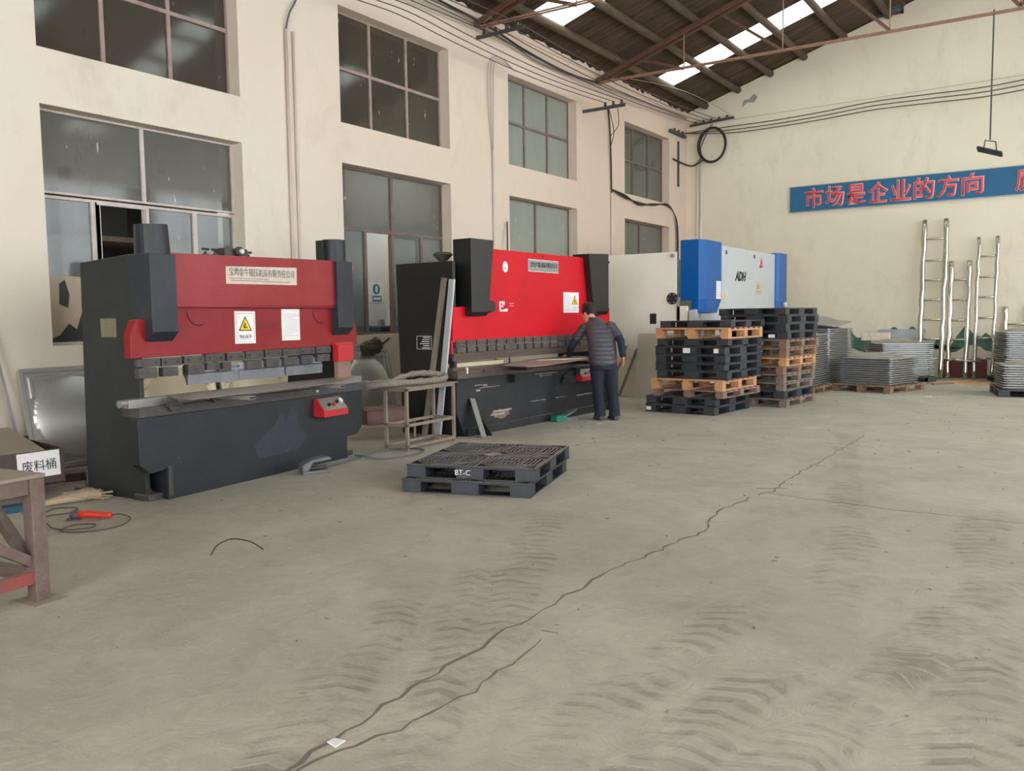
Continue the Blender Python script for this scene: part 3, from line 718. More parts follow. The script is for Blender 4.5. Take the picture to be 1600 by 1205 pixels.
p = MB(); p.loft([((.92, .05, 2.067), (.055, 0, 0), (0, 0, .07)), ((.92, .045, 2.067), (.055, 0, 0), (0, 0, .07))], 20); p = p.build('oval_badge', 'paper', m)
letters('JL', .92, 2.05, .044, .05, .03, 'inkgrey', p)
q = MB()
for a in ((.785, .9, 1.605, 1.63), (.785, .81, 1.50, 1.63), (.81, .87, 1.555, 1.575), (.785, .96, 1.50, 1.525), (.84, .9, 1.585, 1.60), (.9, .97, 1.525, 1.535), (1.0, 1.1, 1.60, 1.606), (1.0, 1.09, 1.57, 1.574)): q.box(a[0], a[1], .048, .0505, a[2], a[3])
q.build('paint_residue', 'white', m)
p = MB().box(2.30, 2.71, .046, .05, 1.48, 1.77).build('warning_sign', 'paper', m)
hazard(p, 2.60, 1.60, .16, .13, .046); lines(p, 2.53, 2.69, 1.50, 1.58, .0455, 4, 'inkgrey', .004); lines(p, 2.32, 2.50, 1.50, 1.75, .0455, 12, 'inkgrey', .0025)
xs = [-.1+i*.2035 for i in range(18)]
for i, x in enumerate(xs):
    lo = [(0, .95), (0, .9), (0, .9), (0, .85), (-.15, .7), (-.3, 1.2), (.2, .9), (.1, .9), (0, .9)][i % 9]
    clamp(m, x, x+.17, 0, 1.01, 1.088, 1.16+.001*i, lo, .03, 'clampbrown')
MB().prism([(.06, 1.06), (.11, 1.06), (.11, .98), (.085, .91), (.07, .91), (.06, .98)], 'x', -.12, 3.62).build('punch', 'punchbrown', m)
control_box(m, 2.50, 2.92, .50, .665)
MB().prism([(2.10, .495), (2.46, .49), (2.45, .67), (2.30, .65), (2.16, .58)], 'y', -.05, -.03).build('guard_plate', 'black2bed', m, bevel=.003)
for x in (.95, 2.45): MB().box(x-.05, x+.05, -.1, 0, .60, .70).box(x-.07, x+.07, -.3, -.03, .755, .80).build('sheet_support', 'black2', m, bevel=.004)
rating_plate(m, -.1, .42, .66, 1.05, 1.213, 'black2', 6)
for x0, x1, z0, z1 in ((.2, .42, .60, .604), (.3, .7, .565, .568), (1.5, 2.05, .655, .659), (1.6, 1.9, .63, .633), (1.4, 1.75, .30, .306), (2.0, 2.3, .30, .302), (2.55, 3.0, .285, .295), (.55, .95, .24, .256), (.5, .8, .20, .216), (.22, .3, .53, .55), (.36, .44, .585, .60)):
    n = 9; t = [(x0+(x1-x0)*i/n, z0+random.uniform(-.006, .003)) for i in range(n+1)]+[(x1-(x1-x0)*i/n, z1+random.uniform(-.002, .007)) for i in range(n+1)]
    MB().prism(t, 'y', -.0012, 0).build('scratch', 'sheetgrey', m)
t = []
for i in range(18): a = 2*PI*i/18; t.append((.72+.2*math.cos(a)*random.uniform(.7, 1.1), .21+.06*math.sin(a)*random.uniform(.7, 1.2)))
MB().prism(t, 'y', -.001, 0).build('paint_stain', 'woodp', m)
q = MB().loft([((.35, .6, 2.1), (.05, 0, 0), (0, .05, 0)), ((.35, .6, 2.14), (.05, 0, 0), (0, .05, 0)), ((.35, .6, 2.22), (.13, 0, 0), (0, .13, 0)), ((.35, .6, 2.25), (.1, 0, 0), (0, .1, 0))], 14).build('funnel', 'bag', m)
# its sheet
t = [(.30, -.33), (.21, -.78), (.42, -.84), (2.0, -.52), (2.75, -.03), (2.75, .2), (1.6, .2)]
s = MB().prism(t, 'z', .845, .849).build('steel_sheet', 'sheet'); s.location = (2.403, 8.046, 0); s.rotation_euler = (0, 0, R(88.42))
tag(s, 'pale steel sheet the worker is holding on the bright red press', 'steel sheet')
s = MB().bar((1.45, -.05, .853), (2.2, -.38, .853), .05, .008).build('steel_strip', 'sheetgrey'); s.location = (2.403, 8.046, 0); s.rotation_euler = (0, 0, R(88.42))
tag(s, 'thin steel strip lying on the sheet by the workers left hand', 'steel strip')
t = thing('foot_pedal', 'green and grey foot pedal on the floor by the workers feet', 'foot pedal', (2.62, 9.86, 0), R(75))
MB().box(-.1, .1, -.07, .07, 0, .09).build('pedal_body', 'green', t, bevel=.01)
MB().box(.1, .3, -.06, .06, 0, .05).prism([(.1, .09), (.3, .15), (.3, .135), (.1, .06)], 'y', -.06, .06).build('pedal_guard', 'steelgrey', t, bevel=.006)

# ---------------------------------------------------------------- third press brake (cream, blue covers)
m = thing('press_brake', 'cream and white press brake with blue corner covers near the gable wall', 'press brake', (3.15, 13.6, 0), R(90))
for x in (0, 4.70): MB().prism([(.43, 0), (2.0, 0), (2.05, 2.5), (.43, 2.5)], 'x', x, x+.05).build('side_frame', 'cream', m, bevel=.005)
MB().box(.05, 4.70, .6, 1.8, .15, .65).box(.05, 4.70, .7, 1.8, 1.4, 2.42).build('rear_body', 'cream', m)
MB().box(0, 4.75, .06, .3, 0, .85).box(-.05, 4.8, .04, .34, .85, .93).build('bed', 'cream', m, bevel=.005)
MB().prism([(-.1, 1.05), (-.1, 1.5), (.5, 1.62), (.5, 2.66), (4.5, 2.66), (4.5, 1.6), (4.85, 1.5), (4.85, 1.05)], 'y', .05, .16).build('ram', 'white3', m, bevel=.006)
for x0, x1 in ((0.0, .88), (4.21, 4.75)):
    pl = [(x0, .36), (x0, .03), (x0+.2 if x1-x0 > .6 else x0+.06, -.04), (x1, -.04), (x1, .36)]
    c = MB().prism(pl, 'z', 1.68, 2.69)
    lo = [(x0, .16), (x0, .03), (pl[2][0], -.04), (x1-.02, -.04), (x1-.02, .16)]
    lo2 = [(x0, .16), (x0, .03), (pl[2][0], -.02), (x1-.16, -.02), (x1-.16, .16)]
    vs = [(p[0], p[1], 1.68) for p in lo]+[(p[0], p[1], 1.46) for p in lo2]
    c.faces(vs, [(0, 1, 2, 3, 4), (9, 8, 7, 6, 5)]+[(i, i+5, (i+1) % 5+5, (i+1) % 5) for i in range(5)])
    c = c.build('corner_cover', 'blue', m, bevel=.006)
    if x0 < 1:
        p = MB().box(.62, .84, -.045, -.04, 1.70, 2.01).build('notice', 'paper', c); lines(p, .64, .82, 1.73, 1.99, -.0455, 9, 'inkgrey', .004)
letters('ADH', 2.12, 2.14, .05, .62, .18, 'ink', m, 'logo', .004, .045, .3)
letters('A', 3.33, 2.46, .05, .16, .15, 'redbox', m, 'red_mark', .004, .02)
MB().box(3.22, 3.44, .046, .05, 2.36, 2.385).box(3.24, 3.30, .046, .05, 2.34, 2.40).build('red_mark_base', 'redbox', m)
p = MB().box(3.02, 3.4, .046, .05, 1.80, 2.08).build('warning_sign', 'signcream', m); hazard(p, 3.14, 1.93, .15, .12, .046); lines(p, 3.04, 3.36, 1.82, 1.90, .0455, 3, 'inkgrey', .006)
MB().box(1.1, 1.34, .046, .05, 1.63, 1.80).build('sticker', 'signcream', m)
for x in (1.35, 2.9): MB().box(x-.03, x+.03, .044, .05, 2.51, 2.58).build('lifting_hole', 'ink', m)
d = MB().cyl((0, .5, 1.71), (-.025, .5, 1.71), .10, n=28).build('cover_disc', 'ink', m)
q = MB()
for i in range(6): a = 2*PI*i/6; q.cyl((-.025, .5+.075*math.cos(a), 1.71+.075*math.sin(a)), (-.032, .5+.075*math.cos(a), 1.71+.075*math.sin(a)), .007, n=8)
q.build('bolt_head', 'white', d)
MB().box(-.02, 0, .36, .42, 1.0, 1.74).build('slide_rail', 'sheetgrey', m)
MB().box(-.006, 0, .80, .92, 1.28, 1.46).build('rating_plate', 'ink', m)
MB().cyl((0, .49, 2.44), (-.06, .49, 2.44), .035, n=16).build('oil_sight', 'sheetgrey', m, bevel=.004)
MB().cyl((0, 1.72, 2.38), (-.006, 1.72, 2.38), .02, n=10).build('lifting_hole', 'ink', m)
MB().box(-.02, .28, .22, .42, 1.3, 1.58).cyl((.1, .2, 1.44), (.1, .05, 1.44), .07, n=14).build('encoder_box', 'cream', m, bevel=.01)
MB().cyl((4.55, -.04, 1.62), (4.55, -.1, 1.62), .05, n=14).build('warning_lamp', 'white', m, bevel=.01)

# ---------------------------------------------------------------- pallets
PW, PD, PH = 1.10, 1.24, .12
def oct_ring(b, cx, cy, w, d, c, t, z0, z1):
    o = [(cx-w+c, cy-d), (cx+w-c, cy-d), (cx+w, cy-d+c), (cx+w, cy+d-c), (cx+w-c, cy+d), (cx-w+c, cy+d), (cx-w, cy+d-c), (cx-w, cy-d+c)]
    for i in range(8):
        a, e = o[i], o[(i+1) % 8]; b.bar((a[0], a[1], (z0+z1)/2), (e[0], e[1], (z0+z1)/2), t, z1-z0)
def plastic_mesh():
    b = MB(); w, d = PW/2, PD/2; z0, z1 = PH-.022, PH
    t = .016
    for a in ((-w, w, -d, -d+t), (-w, w, d-t, d), (-w, -w+t, -d, d), (w-t, w, -d, d)): b.box(a[0], a[1], a[2], a[3], PH-.016, z1)
    for o in (-.035, 0, .035): b.box(-w+t, w-t, o-.006, o+.006, z0, z1-.001).box(o-.006, o+.006, -d+t, d-t, z0, z1-.001)
    for sx in (-1, 1):
        for sy in (-1, 1):
            cx, cy = sx*w/2, sy*d/2
            for k in range(4): oct_ring(b, cx, cy, w/2-.03-k*.034, d/2-.03-k*.038, .15-k*.03, .011, z0, z1)
            ww, dd = w/2-.165, d/2-.18
            for a in ((-ww, ww, -dd, -dd+.012), (-ww, ww, dd-.012, dd), (-ww, -ww+.012, -dd, dd), (ww-.012, ww, -dd, dd)): b.box(cx+a[0], cx+a[1], cy+a[2], cy+a[3], z0, z1)
            for k in range(1, 6): x = cx-ww+2*ww*k/6; b.box(x-.005, x+.005, cy-dd, cy+dd, z0, z1-.002)
            b.box(cx-ww, cx+ww, cy-.006, cy+.006, z0, z1-.002)
            for f in (-.6, -.2, .2, .6):
                b.bar((cx+f*w/2*.9, sy*(d-.01), z1-.012), (cx+f*w/2*.9, sy*(d-.055), z1-.012), .008, .018)
    b.prism([(-.1, 0), (0, -.1), (.1, 0), (0, .1)], 'z', z0, z1+.001)
    b.box(-w+.01, w-.01, -d+.01, d-.01, z0-.004, z0+.002)            # web at the foot of the ribs, dark so the gaps read as shade
    for x0, x1 in ((-w, -w+.17), (-.12, .12), (w-.17, w)):
        for y0, y1 in ((-d, -d+.16), (-.11, .11), (d-.16, d)): b.box(x0+.003, x1-.003, y0+.003, y1-.003, .01, z0+.004)
    for a in ((-w, w, -d, -d+.14), (-w, w, d-.14, d), (-w, w, -.08, .08), (-w, -w+.12, -d, d), (w-.12, w, -d, d), (-.08, .08, -d, d)): b.box(a[0], a[1], a[2], a[3], 0, .012)
    return b
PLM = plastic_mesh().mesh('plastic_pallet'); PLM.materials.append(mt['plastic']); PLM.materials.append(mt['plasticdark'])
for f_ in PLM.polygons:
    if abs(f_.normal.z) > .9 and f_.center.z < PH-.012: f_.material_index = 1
def plastic(name_label, loc, rz, sz=1.0, group=None, mat=None):
    o = bpy.data.objects.new('plastic_pallet', PLM); C.objects.link(o); o.location = loc; o.rotation_euler = (0, 0, rz); o.scale = (1, 1, sz)
    return tag(o, name_label, 'pallet', group)
WP = {}
def wood(label, loc, rz, sz=1.0, mat='woodb', group=None, w=1.12, d=1.26):
    if mat not in WP:
        h = .12; W2, D2 = w/2, d/2; me = {}
        t = thing('wooden_pallet', None, 'pallet')
        for k in range(7):
            y = -D2+.05+k*(d-.1)/6; MB().box(-W2, W2, y-.05, y+.05, h-.018, h).build('deck_board', mat, t)
        for x in (-W2+.05, 0, W2-.05): MB().box(x-.05, x+.05, -D2, D2, h-.034, h-.018).build('stringer_board', mat, t)
        for x in (-W2+.06, 0, W2-.06):
            for y in (-D2+.06, 0, D2-.06): MB().box(x-.06, x+.06, y-.06, y+.06, .016, h-.034).build('block', mat, t)
        for x in (-W2+.05, 0, W2-.05): MB().box(x-.05, x+.05, -D2, D2, 0, .016).build('bottom_board', mat, t)
        WP[mat] = t; o = t
    else: o = copy_tree(WP[mat])
    o.location = loc; o.rotation_euler = (0, 0, rz); o.scale = (1, 1, sz); o['label'] = label
    if group: o['group'] = group
    return o
ORD = ['bottom', 'second', 'third', 'fourth', 'fifth', 'sixth', 'seventh', 'eighth', 'ninth', 'tenth', 'eleventh', 'twelfth']
def corner_to_centre(f, ang, w=PW, d=PD):  # f = front right corner
    c, s = math.cos(ang), math.sin(ang)
    return Vector((f[0]-w/2*c-d/2*s, f[1]-w/2*s+d/2*c, 0))
# loose pair in the middle of the floor
a = R(17.2)
e, n = Vector((math.cos(a), math.sin(a), 0)), Vector((-math.sin(a), math.cos(a), 0))
c0 = Vector((3.94, 5.21, 0))+e*.53+n*.6
lowp = plastic('black plastic pallet lying on the floor, lower of the pair at centre', c0, a, .95, 'pair of loose pallets')
upp = plastic('black plastic pallet marked in white, upper of the pair at centre', c0+e*.02+n*.05+Vector((0, 0, .114)), a+R(.6), .95, 'pair of loose pallets')
letters('BT-C', -.06, .062, -PD/2-.0, .13, .045, 'white', upp, depth=.001)
letters('72', -.065, .034, -PD/2-.0, .06, .03, 'inkgrey', upp, depth=.001)
def paper_tag(o, x, z, w, h): MB().box(x-w/2, x+w/2, -PD/2-.004, -PD/2+.004, z-h/2, z+h/2).build('paper_label', 'paper', o)
# tall stack A
HA = [('p', .119), ('p', .126), ('woodp', .105), ('woodo', .157), ('p', .117), ('p', .112), ('p', .118), ('p', .123), ('p', .11), ('woodo', .155), ('p', .10)]
DX = [(0, 0), (0, .01), (.13, .03), (.10, .0), (.17, .02), (.165, .02), (.17, .01), (.16, .02), (.18, .02), (.19, -.02), (.22, .04)]
aA = R(-4.6); base = corner_to_centre((4.22, 11.44), aA); z = 0
for i, ((k, h), (dx, dy)) in enumerate(zip(HA, DX)):
    loc = base+Vector((dx*math.cos(aA), dx*math.sin(aA), 0))+Vector((0, dy, z)); rz = aA+R(random.uniform(-1.6, 1.6))
    pos = 'topmost' if i == len(HA)-1 else ORD[i]+(' from the bottom' if i else ' one')
    g = 'pallets in the stack beside the worker'
    if k == 'p':
        o = plastic('black plastic pallet, %s of the near stack right of the worker' % pos, loc, rz, h/PH, g)
        if i == 7: paper_tag(o, -.04, .06, .11, .07); paper_tag(o, .42, .06, .07, .06)
        if i == 0: paper_tag(o, -.5, .055, .07, .05)
    else: wood('%s wooden pallet, %s of the near stack right of the worker' % ('orange' if k == 'woodo' else 'pinkish grey', pos), loc, rz, h/.12, k, g)
    z += h
HB = [('woodg', .134), ('p', .12), ('woodg', .122), ('woodg', .133), ('woodb', .121), ('woodo', .132), ('woodb', .144), ('woodb', .132), ('p', .12), ('p', .131), ('p', .12), ('p', .107)]
aB = R(-5.4); base = corner_to_centre((4.79, 12.89), aB); z = 0
DX = [(0, 0), (-.02, 0), (-.05, 0), (-.03, .02), (-.02, 0), (0, -.02), (.0, .02), (.02, .02), (.01, .01), (.02, .0), (.03, .02), (.0, .03)]
for i, ((k, h), (dx, dy)) in enumerate(zip(HB, DX)):
    loc = base+Vector((dx, dy, z)); rz = aB+R(random.uniform(-1.6, 1.6)); g = 'pallets in the far stack'
    pos = 'topmost' if i == len(HB)-1 else ORD[i]+(' from the bottom' if i else ' one')
    if k == 'p':
        o = plastic('black plastic pallet, %s of the far stack before the blue covers' % pos, loc, rz, h/PH, g)
        if i in (1, 8): paper_tag(o, .30 if i == 8 else -.2, .05, .10, .05)
    else: wood('%s wooden pallet, %s of the far stack before the blue covers' % ({'woodg': 'weathered grey', 'woodb': 'brown', 'woodo': 'orange'}[k], pos), loc, rz, h/.12, k, g)
    z += h

# ---------------------------------------------------------------- pressed steel tank panels
def panel_mesh(S=1.0, H=.04, dome=.075, mat='panel', n=30, crisp=False):
    b = MB(); h = S/2; bm = b.bm
    def zz(x, y):
        r = math.hypot(x, y); z = H; e = max(abs(x), abs(y)); m_ = min(abs(x), abs(y)); R0 = .415*S
        if r < R0: z += dome*(1-(r/R0)**2)**.8+.012
        if crisp:
            if e > .462*S: z += .014                                   # turned up border
            if .385*S < e < .425*S and m_ > .2*S: z += .016            # pressed corner ribs
        elif e > .478*S: z -= .004
        return z
    G = [[bm.verts.new((-h+S*i/n, -h+S*j/n, zz(-h+S*i/n, -h+S*j/n))) for j in range(n+1)] for i in range(n+1)]
    for i, j, dx, dy in ((0, 0, 1, 1), (n, 0, -1, 1), (0, n, 1, -1), (n, n, -1, -1)):
        G[i][j].co.x += dx*.02; G[i][j].co.y += dy*.02
    for i in range(n):
        for j in range(n): bm.faces.new((G[i][j], G[i+1][j], G[i+1][j+1], G[i][j+1]))
    edge = [G[i][0] for i in range(n)]+[G[n][j] for j in range(n)]+[G[i][n] for i in range(n, 0, -1)]+[G[0][j] for j in range(n, 0, -1)]
    R1 = [bm.verts.new((v.co.x, v.co.y, H-.017)) for v in edge]
    R2 = [bm.verts.new((v.co.x*.86, v.co.y*.86, H-.019)) for v in edge]
    R3 = [bm.verts.new((v.co.x*.85, v.co.y*.85, .0)) for v in edge]
    m = len(edge)
    for A, B_ in ((edge, R1), (R1, R2), (R2, R3)):
        for i in range(m): k = (i+1) % m; bm.faces.new((A[i], B_[i], B_[k], A[k]))
    me = b.mesh('steel_tank_panel')
    for p in me.polygons: p.use_smooth = True
    me.materials.append(mt[mat])
    me.update()
    if hasattr(me, 'set_sharp_from_angle'): me.set_sharp_from_angle(angle=R(38))
    return me
PM = panel_mesh(); PML = panel_mesh(n=80, crisp=True, dome=.07, mat='panellean'); PMB = panel_mesh(mat='panelbeige', n=80, crisp=True, dome=.07)
SP = .04
def nth(i, n):
    if i == n-1: return 'topmost'
    if i == 0: return 'lowest'
    if i >= n/2: return ('second', 'third', 'fourth', 'fifth', 'sixth', 'seventh', 'eighth', 'ninth', 'tenth', 'eleventh', 'twelfth', 'thirteenth')[n-2-i]+' from the top'
    return ('second', 'third', 'fourth', 'fifth', 'sixth', 'seventh', 'eighth', 'ninth', 'tenth', 'eleventh', 'twelfth', 'thirteenth')[i-1]+' from the bottom'
def panel_stack(cx, cy, z0, n, rz, where, grp, s=1.0, jit=.006):
    for i in range(n):
        o = bpy.data.objects.new('steel_tank_panel', PM); C.objects.link(o)
        o.location = (cx+random.uniform(-jit, jit), cy+random.uniform(-jit, jit), z0+i*SP); o.scale = (s, s, 1)
        o.rotation_euler = (0, 0, rz+R(random.uniform(-.5, .5)))
        tag(o, 'steel tank panel, %s in the %s' % (nth(i, n), where), 'steel panel', grp)
    return z0+n*SP
aD = R(-17)
f = Vector((5.74, 15.98, 0)); ex = Vector((math.cos(aD), math.sin(aD), 0)); ey = Vector((-math.sin(aD), math.cos(aD), 0))
wood('brown wooden pallet under the low front stack of steel panels', f-ex*.56+ey*.56, aD, .133/.12, 'woodb', None)
cD = f-ex*.54+ey*.55
panel_stack(cD.x, cD.y, .134, 12, aD, 'low stack on a brown pallet', 'panels in the low front stack')
wood('brown wooden pallet poking out beneath panels right of the far pallet stack', (4.08, 15.80, 0), R(-3), .13/.12, 'woodb', None)
panel_stack(4.10, 15.73, .131, 23, R(-3), 'tall stack touching the pallet stack', 'panels in the tall front stack')
wood('dark wooden pallet beneath the tall stack of panels by the gable', (4.08, 17.38, 0), R(-12), .13/.12, 'woodg', None)
zC = panel_stack(4.1, 17.36, .131, 25, R(-13), 'tall stack capped by a tilted panel', 'panels in the tall rear stack')
o = bpy.data.objects.new('steel_tank_panel', PM); C.objects.link(o); o.location = (4.12, 17.3, zC+.11); o.rotation_euler = (R(5), R(6.5), R(-5))
tag(o, 'dished steel tank panel tilted on top of the tall stack', 'steel panel')
aE = R(30); cE = Vector((5.05, 18.62, 0))+1.05*.5*(Vector((.866, .5, 0))+Vector((-.5, .866, 0)))
plastic('dark pallet beneath the wide stack of panels against the gable', (cE.x, cE.y, 0), aE, .11/.12)
panel_stack(cE.x, cE.y, .111, 17, aE, 'wide stack before the gable', 'panels in the wide rear stack', 1.08, .012)
aF = R(17)
cF = Vector((7.22, 18.98, 0))+.5*Vector((-.3, .95, 0))+.5*Vector((.95, .3, 0))
plastic('dark pallet beneath the tall panel stack at the right edge', (cF.x, cF.y, 0), aF, .1/.12)
panel_stack(cF.x, cF.y, .101, 23, aF, 'tall stack at the right edge', 'panels in the right rear stack', 1.0, .014)
aG = R(11); cG = Vector((7.38, 16.25, 0))+.5*Vector((-.19, .98, 0))+.5*Vector((.98, .19, 0))
plastic('black plastic pallet under the low panel stack at the right edge', (cG.x, cG.y, 0), aG, .12/.12)
panel_stack(cG.x, cG.y, .121, 10, aG, 'low stack on the black pallet', 'panels in the right front stack', 1.0, .01)
def leaning(x, y, side, tilt, label, me, z=0, face=0, s=1.0):   # panel standing on its edge, leaning to the left wall
    o = bpy.data.objects.new('steel_tank_panel', me); C.objects.link(o); o.scale = (s, s, 1)
    o.matrix_world = Matrix.Translation((x, y, z)) @ Matrix.Rotation(R(face), 4, 'Z') @ Matrix.Rotation(R(90-tilt), 4, 'Y') @ Matrix.Translation((-.5*s, 0, 0)) @ Matrix.Diagonal((s, s, 1, 1))
    return tag(o, label, 'steel panel')
leaning(.23, 4.55, 0, 12, 'shiny dished steel panel leaning on the wall left of the faded red press', PML, 0.0)
leaning(.23, 5.72, 0, 12, 'beige filmed steel panel leaning behind the left half of the faded red press', PMB)
leaning(.23, 6.80, 0, 12, 'beige filmed steel panel leaning behind the right half of the faded red press', PMB)
leaning(.23, 8.75, 0, 12, 'dished steel panel leaning on the wall between the two red presses', PML)

# ---------------------------------------------------------------- gable wall: banner, mural, ladders
m = thing('banner', 'long blue banner board with red Chinese slogan high on the gable wall', 'banner', (0, GY-.02, 0))
MB().box(2.6, 12.2, -.02, .015, 3.80, 4.40).build('board', 'bannerblue', m)
q = MB()
for a in ((2.6, 12.2, 3.80, 3.815), (2.6, 12.2, 4.385, 4.40), (2.6, 2.615, 3.80, 4.40)): q.box(a[0], a[1], -.026, -.02, a[2], a[3])
q.build('board_edge', 'sheetgrey', m)
for i, ch in enumerate('市场是企业的方向'):
    x = 3.16+i*.466
    letters(ch, x, 4.105, -.0215, .425, .47, 'bannerpink', m, 'character_outline', .004, .028)
    letters(ch, x, 4.105, -.0255, .39, .435, 'bannerred', m, 'character', .004, .008)
letters('质', 7.40, 4.105, -.0215, .425, .47, 'bannerpink', m, 'character_outline', .004, .028)
letters('质', 7.40, 4.105, -.0255, .39, .435, 'bannerred', m, 'character', .004, .008)
t = []
x = 4.0; k = 0
while x < 7.6:
    hgt = .86+.16*math.sin(x*5.1)+.10*math.sin(x*13+1)+random.uniform(-.03, .03)+(.16 if 4.7 < x < 5.15 else 0)
    t.append((x, hgt)); x += .045
while x > 4.0:
    t.append((x, .62+.08*math.sin(x*7)+random.uniform(-.03, .03))); x -= .09
o = MB().prism(t, 'y', GY-.006, GY-.0005).build('mural', 'mural'); tag(o, 'faded green bushes painted low on the gable wall behind the ladders', 'mural')
o = MB().box(5.95, 6.80, GY-.1, GY-.06, 0, .40).build('maroon_board', 'maroon'); tag(o, 'maroon board standing at the foot of the gable wall behind the ladders', 'board')
def ladder(x0, x1, h, zs, lean, label, r=.028, y=GY-.1, dx=.0):
    yb = y-lean
    t = thing('ladder', label, 'ladder', (0, 0, 0), 0, 'ladders against the gable wall')
    def P(x, z): return Vector((x+dx*z/h, yb+lean*z/h, z))
    for x in (x0, x1):
        q = MB(); pts = [P(x, h*i/16) for i in range(17)]
        q.tube([p+Vector((random.uniform(-.012, .012), random.uniform(-.008, .008), 0)) for p in pts], [r*random.uniform(.85, 1.15) for p in pts], 8)
        q.build('rail', 'chrome', t, smooth=True)
    for z in zs: MB().tube([P(x0, z), P(x1, z)], .02, 8).build('rung', 'chrome', t, smooth=True)
    return t
def zl(pxs, top, bot, h): return [h*(bot-p)/(bot-top) for p in pxs]
ladder(5.53, 5.96, 3.41, zl((371, 404.6, 435.4, 466, 496.6, 526.7, 557), 341, 588, 3.41), .35, 'tallest film wrapped ladder, leftmost of those leaning on the gable', .05)
ladder(6.08, 6.42, 2.5, zl((436, 467, 498.5, 528.5, 559), 407, 589, 2.5), .25, 'shorter film wrapped ladder in the middle of the three', .048)
ladder(6.58, 6.92, 2.98, zl((399, 431, 462, 494, 525, 556), 369, 589, 2.98), .3, 'thin film wrapped ladder, rightmost of the three tall ones', .036)
ladder(7.11, 7.52, 1.52, (1.15, .8, .4), .06, 'short shiny ladder top showing behind the right hand panel stack', .045, GY-.05)
o = MB().tube([(6.02, 20.168, .40), (6.72, 20.118, .38)], .02, 8).build('steel_tube', 'chrome', smooth=True)
tag(o, 'shiny horizontal tube tied across the feet of the middle ladder', 'tube')
for i, (p0, p1, mm, lab) in enumerate((((5.95, 18.5, .016), (6.75, 19.75, .016), 'woodo', 'longest raw wooden plank on the floor before the ladders'), ((6.05, 18.35, .016), (6.35, 18.75, .016), 'woodb', 'short brown plank on the floor before the ladders'), ((6.45, 18.72, .016), (6.98, 18.8, .016), 'woodo', 'pale plank lying crosswise right before the ladders'))):
    o = MB().bar(p0, p1, .09, .03).build('wood_plank', mm); tag(o, lab, 'plank', 'planks before the ladders')
o = MB().box(-.28, .28, -.12, .12, 0, .17).build('flat_box', 'signcream', bevel=.01); o.location = (4.78, 19.45, .83); o.rotation_euler = (0, 0, R(5))
tag(o, 'pale flat box on the wide panel stack against the gable', 'box')
o = bpy.data.objects.new('steel_tank_panel', PM); C.objects.link(o)
o.matrix_world = Matrix.Translation((5.12, 20.28, .06)) @ Matrix.Rotation(R(80), 4, 'X') @ Matrix.Translation((0, .5, 0))
tag(o, 'dished steel tank panel standing upright against the gable behind the wide stack', 'steel panel')
# things leaning on the third press
o = MB().bar((1.72, 13.42, .02), (2.0, 13.56, .84), .05, .05).build('steel_bar', 'frame'); tag(o, 'long dusty steel bar leaning on the cream press, right one of two', 'steel bar', 'bars leaning on the cream press')
o = MB().bar((1.50, 13.42, .02), (1.80, 13.56, .90), .035, .035).build('steel_bar', 'frame'); tag(o, 'thinner dusty steel bar leaning on the cream press nearest the worker', 'steel bar', 'bars leaning on the cream press')
o = MB().box(0, .72, -.012, .012, 0, 1.13).build('board', 'board'); o.location = (2.05, 13.33, 0); o.rotation_euler = (R(-9), 0, 0); tag(o, 'grey beige board leaning on the cream press behind the near pallet stack', 'board')
# between the presses
o = MB().bar((2.21, 7.76, .01), (2.35, 7.91, 1.88), .03, .075, (1, 0, 0)).build('steel_channel', 'galv'); tag(o, 'bright galvanised channel leaning on the left corner of the bright red press', 'steel channel')
o = MB().bar((2.00, 7.76, .01), (2.24, 7.90, 1.90), .05, .05, (0, 1, 0)).build('steel_angle', 'frame'); tag(o, 'brown steel angle leaning on the black side of the bright red press', 'steel angle')
o = MB().bar((2.64, 8.10, .0), (2.43, 8.16, .45), .018, .105, (-.25, .93, .1)).build('steel_plank', 'sheetgrey'); tag(o, 'short grey plank leaning on the scraped bed of the bright red press', 'plank')
o = MB().prism([(0, 0), (.2, 0), (0, .3)], 'y', -.01, .01).build('gusset_plate', 'black2'); o.location = (2.44, 8.24, 0); o.rotation_euler = (0, 0, R(8)); tag(o, 'black triangular plate standing behind the short grey plank', 'plate')
# welding table with hose
A0, B0, C0 = Vector((2.03, 7.07, 0)), Vector((2.31, 7.02, 0)), Vector((2.25, 8.02, 0))
t = thing('work_table', 'dusty angle steel work table in front of the bright red press', 'table', (2.37, 7.27, 0), R(93))
L2, D2, HT = .45, .16, .69
MB().box(-L2-.03, L2+.03, -D2-.02, D2+.02, HT-.012, HT).build('table_top', 'frame', t)
MB().box(-L2, L2, -D2, -D2+.03, HT-.045, HT-.012).box(-L2, L2, D2-.03, D2, HT-.045, HT-.012).box(-L2, -L2+.03, -D2, D2, HT-.045, HT-.012).box(L2-.03, L2, -D2, D2, HT-.045, HT-.012).build('apron', 'frame', t)
for x in (-L2, L2-.032):
    for y in (-D2, D2-.032): MB().box(x, x+.032, y, y+.032, 0, HT-.012).build('leg', 'frame', t)
for z in (.03, .26): MB().box(-L2, L2, -D2, -D2+.03, z, z+.03).box(-L2, L2, D2-.03, D2, z, z+.03).box(-L2, -L2+.03, -D2, D2, z, z+.03).box(L2-.03, L2, -D2, D2, z, z+.03).build('stretcher', 'frame', t)
pts = smoothpath([(1.85, 6.52, .70), (2.08, 6.67, .725), (2.29, 6.84, .735), (2.26, 7.07, .775), (2.25, 7.32, .80), (2.29, 7.57, .79), (2.39, 7.68, .755), (2.48, 7.54, .735), (2.48, 7.22, .73), (2.47, 6.92, .735), (2.41, 6.70, .735), (2.21, 6.58, .70), (1.98, 6.44, .66)], 7)
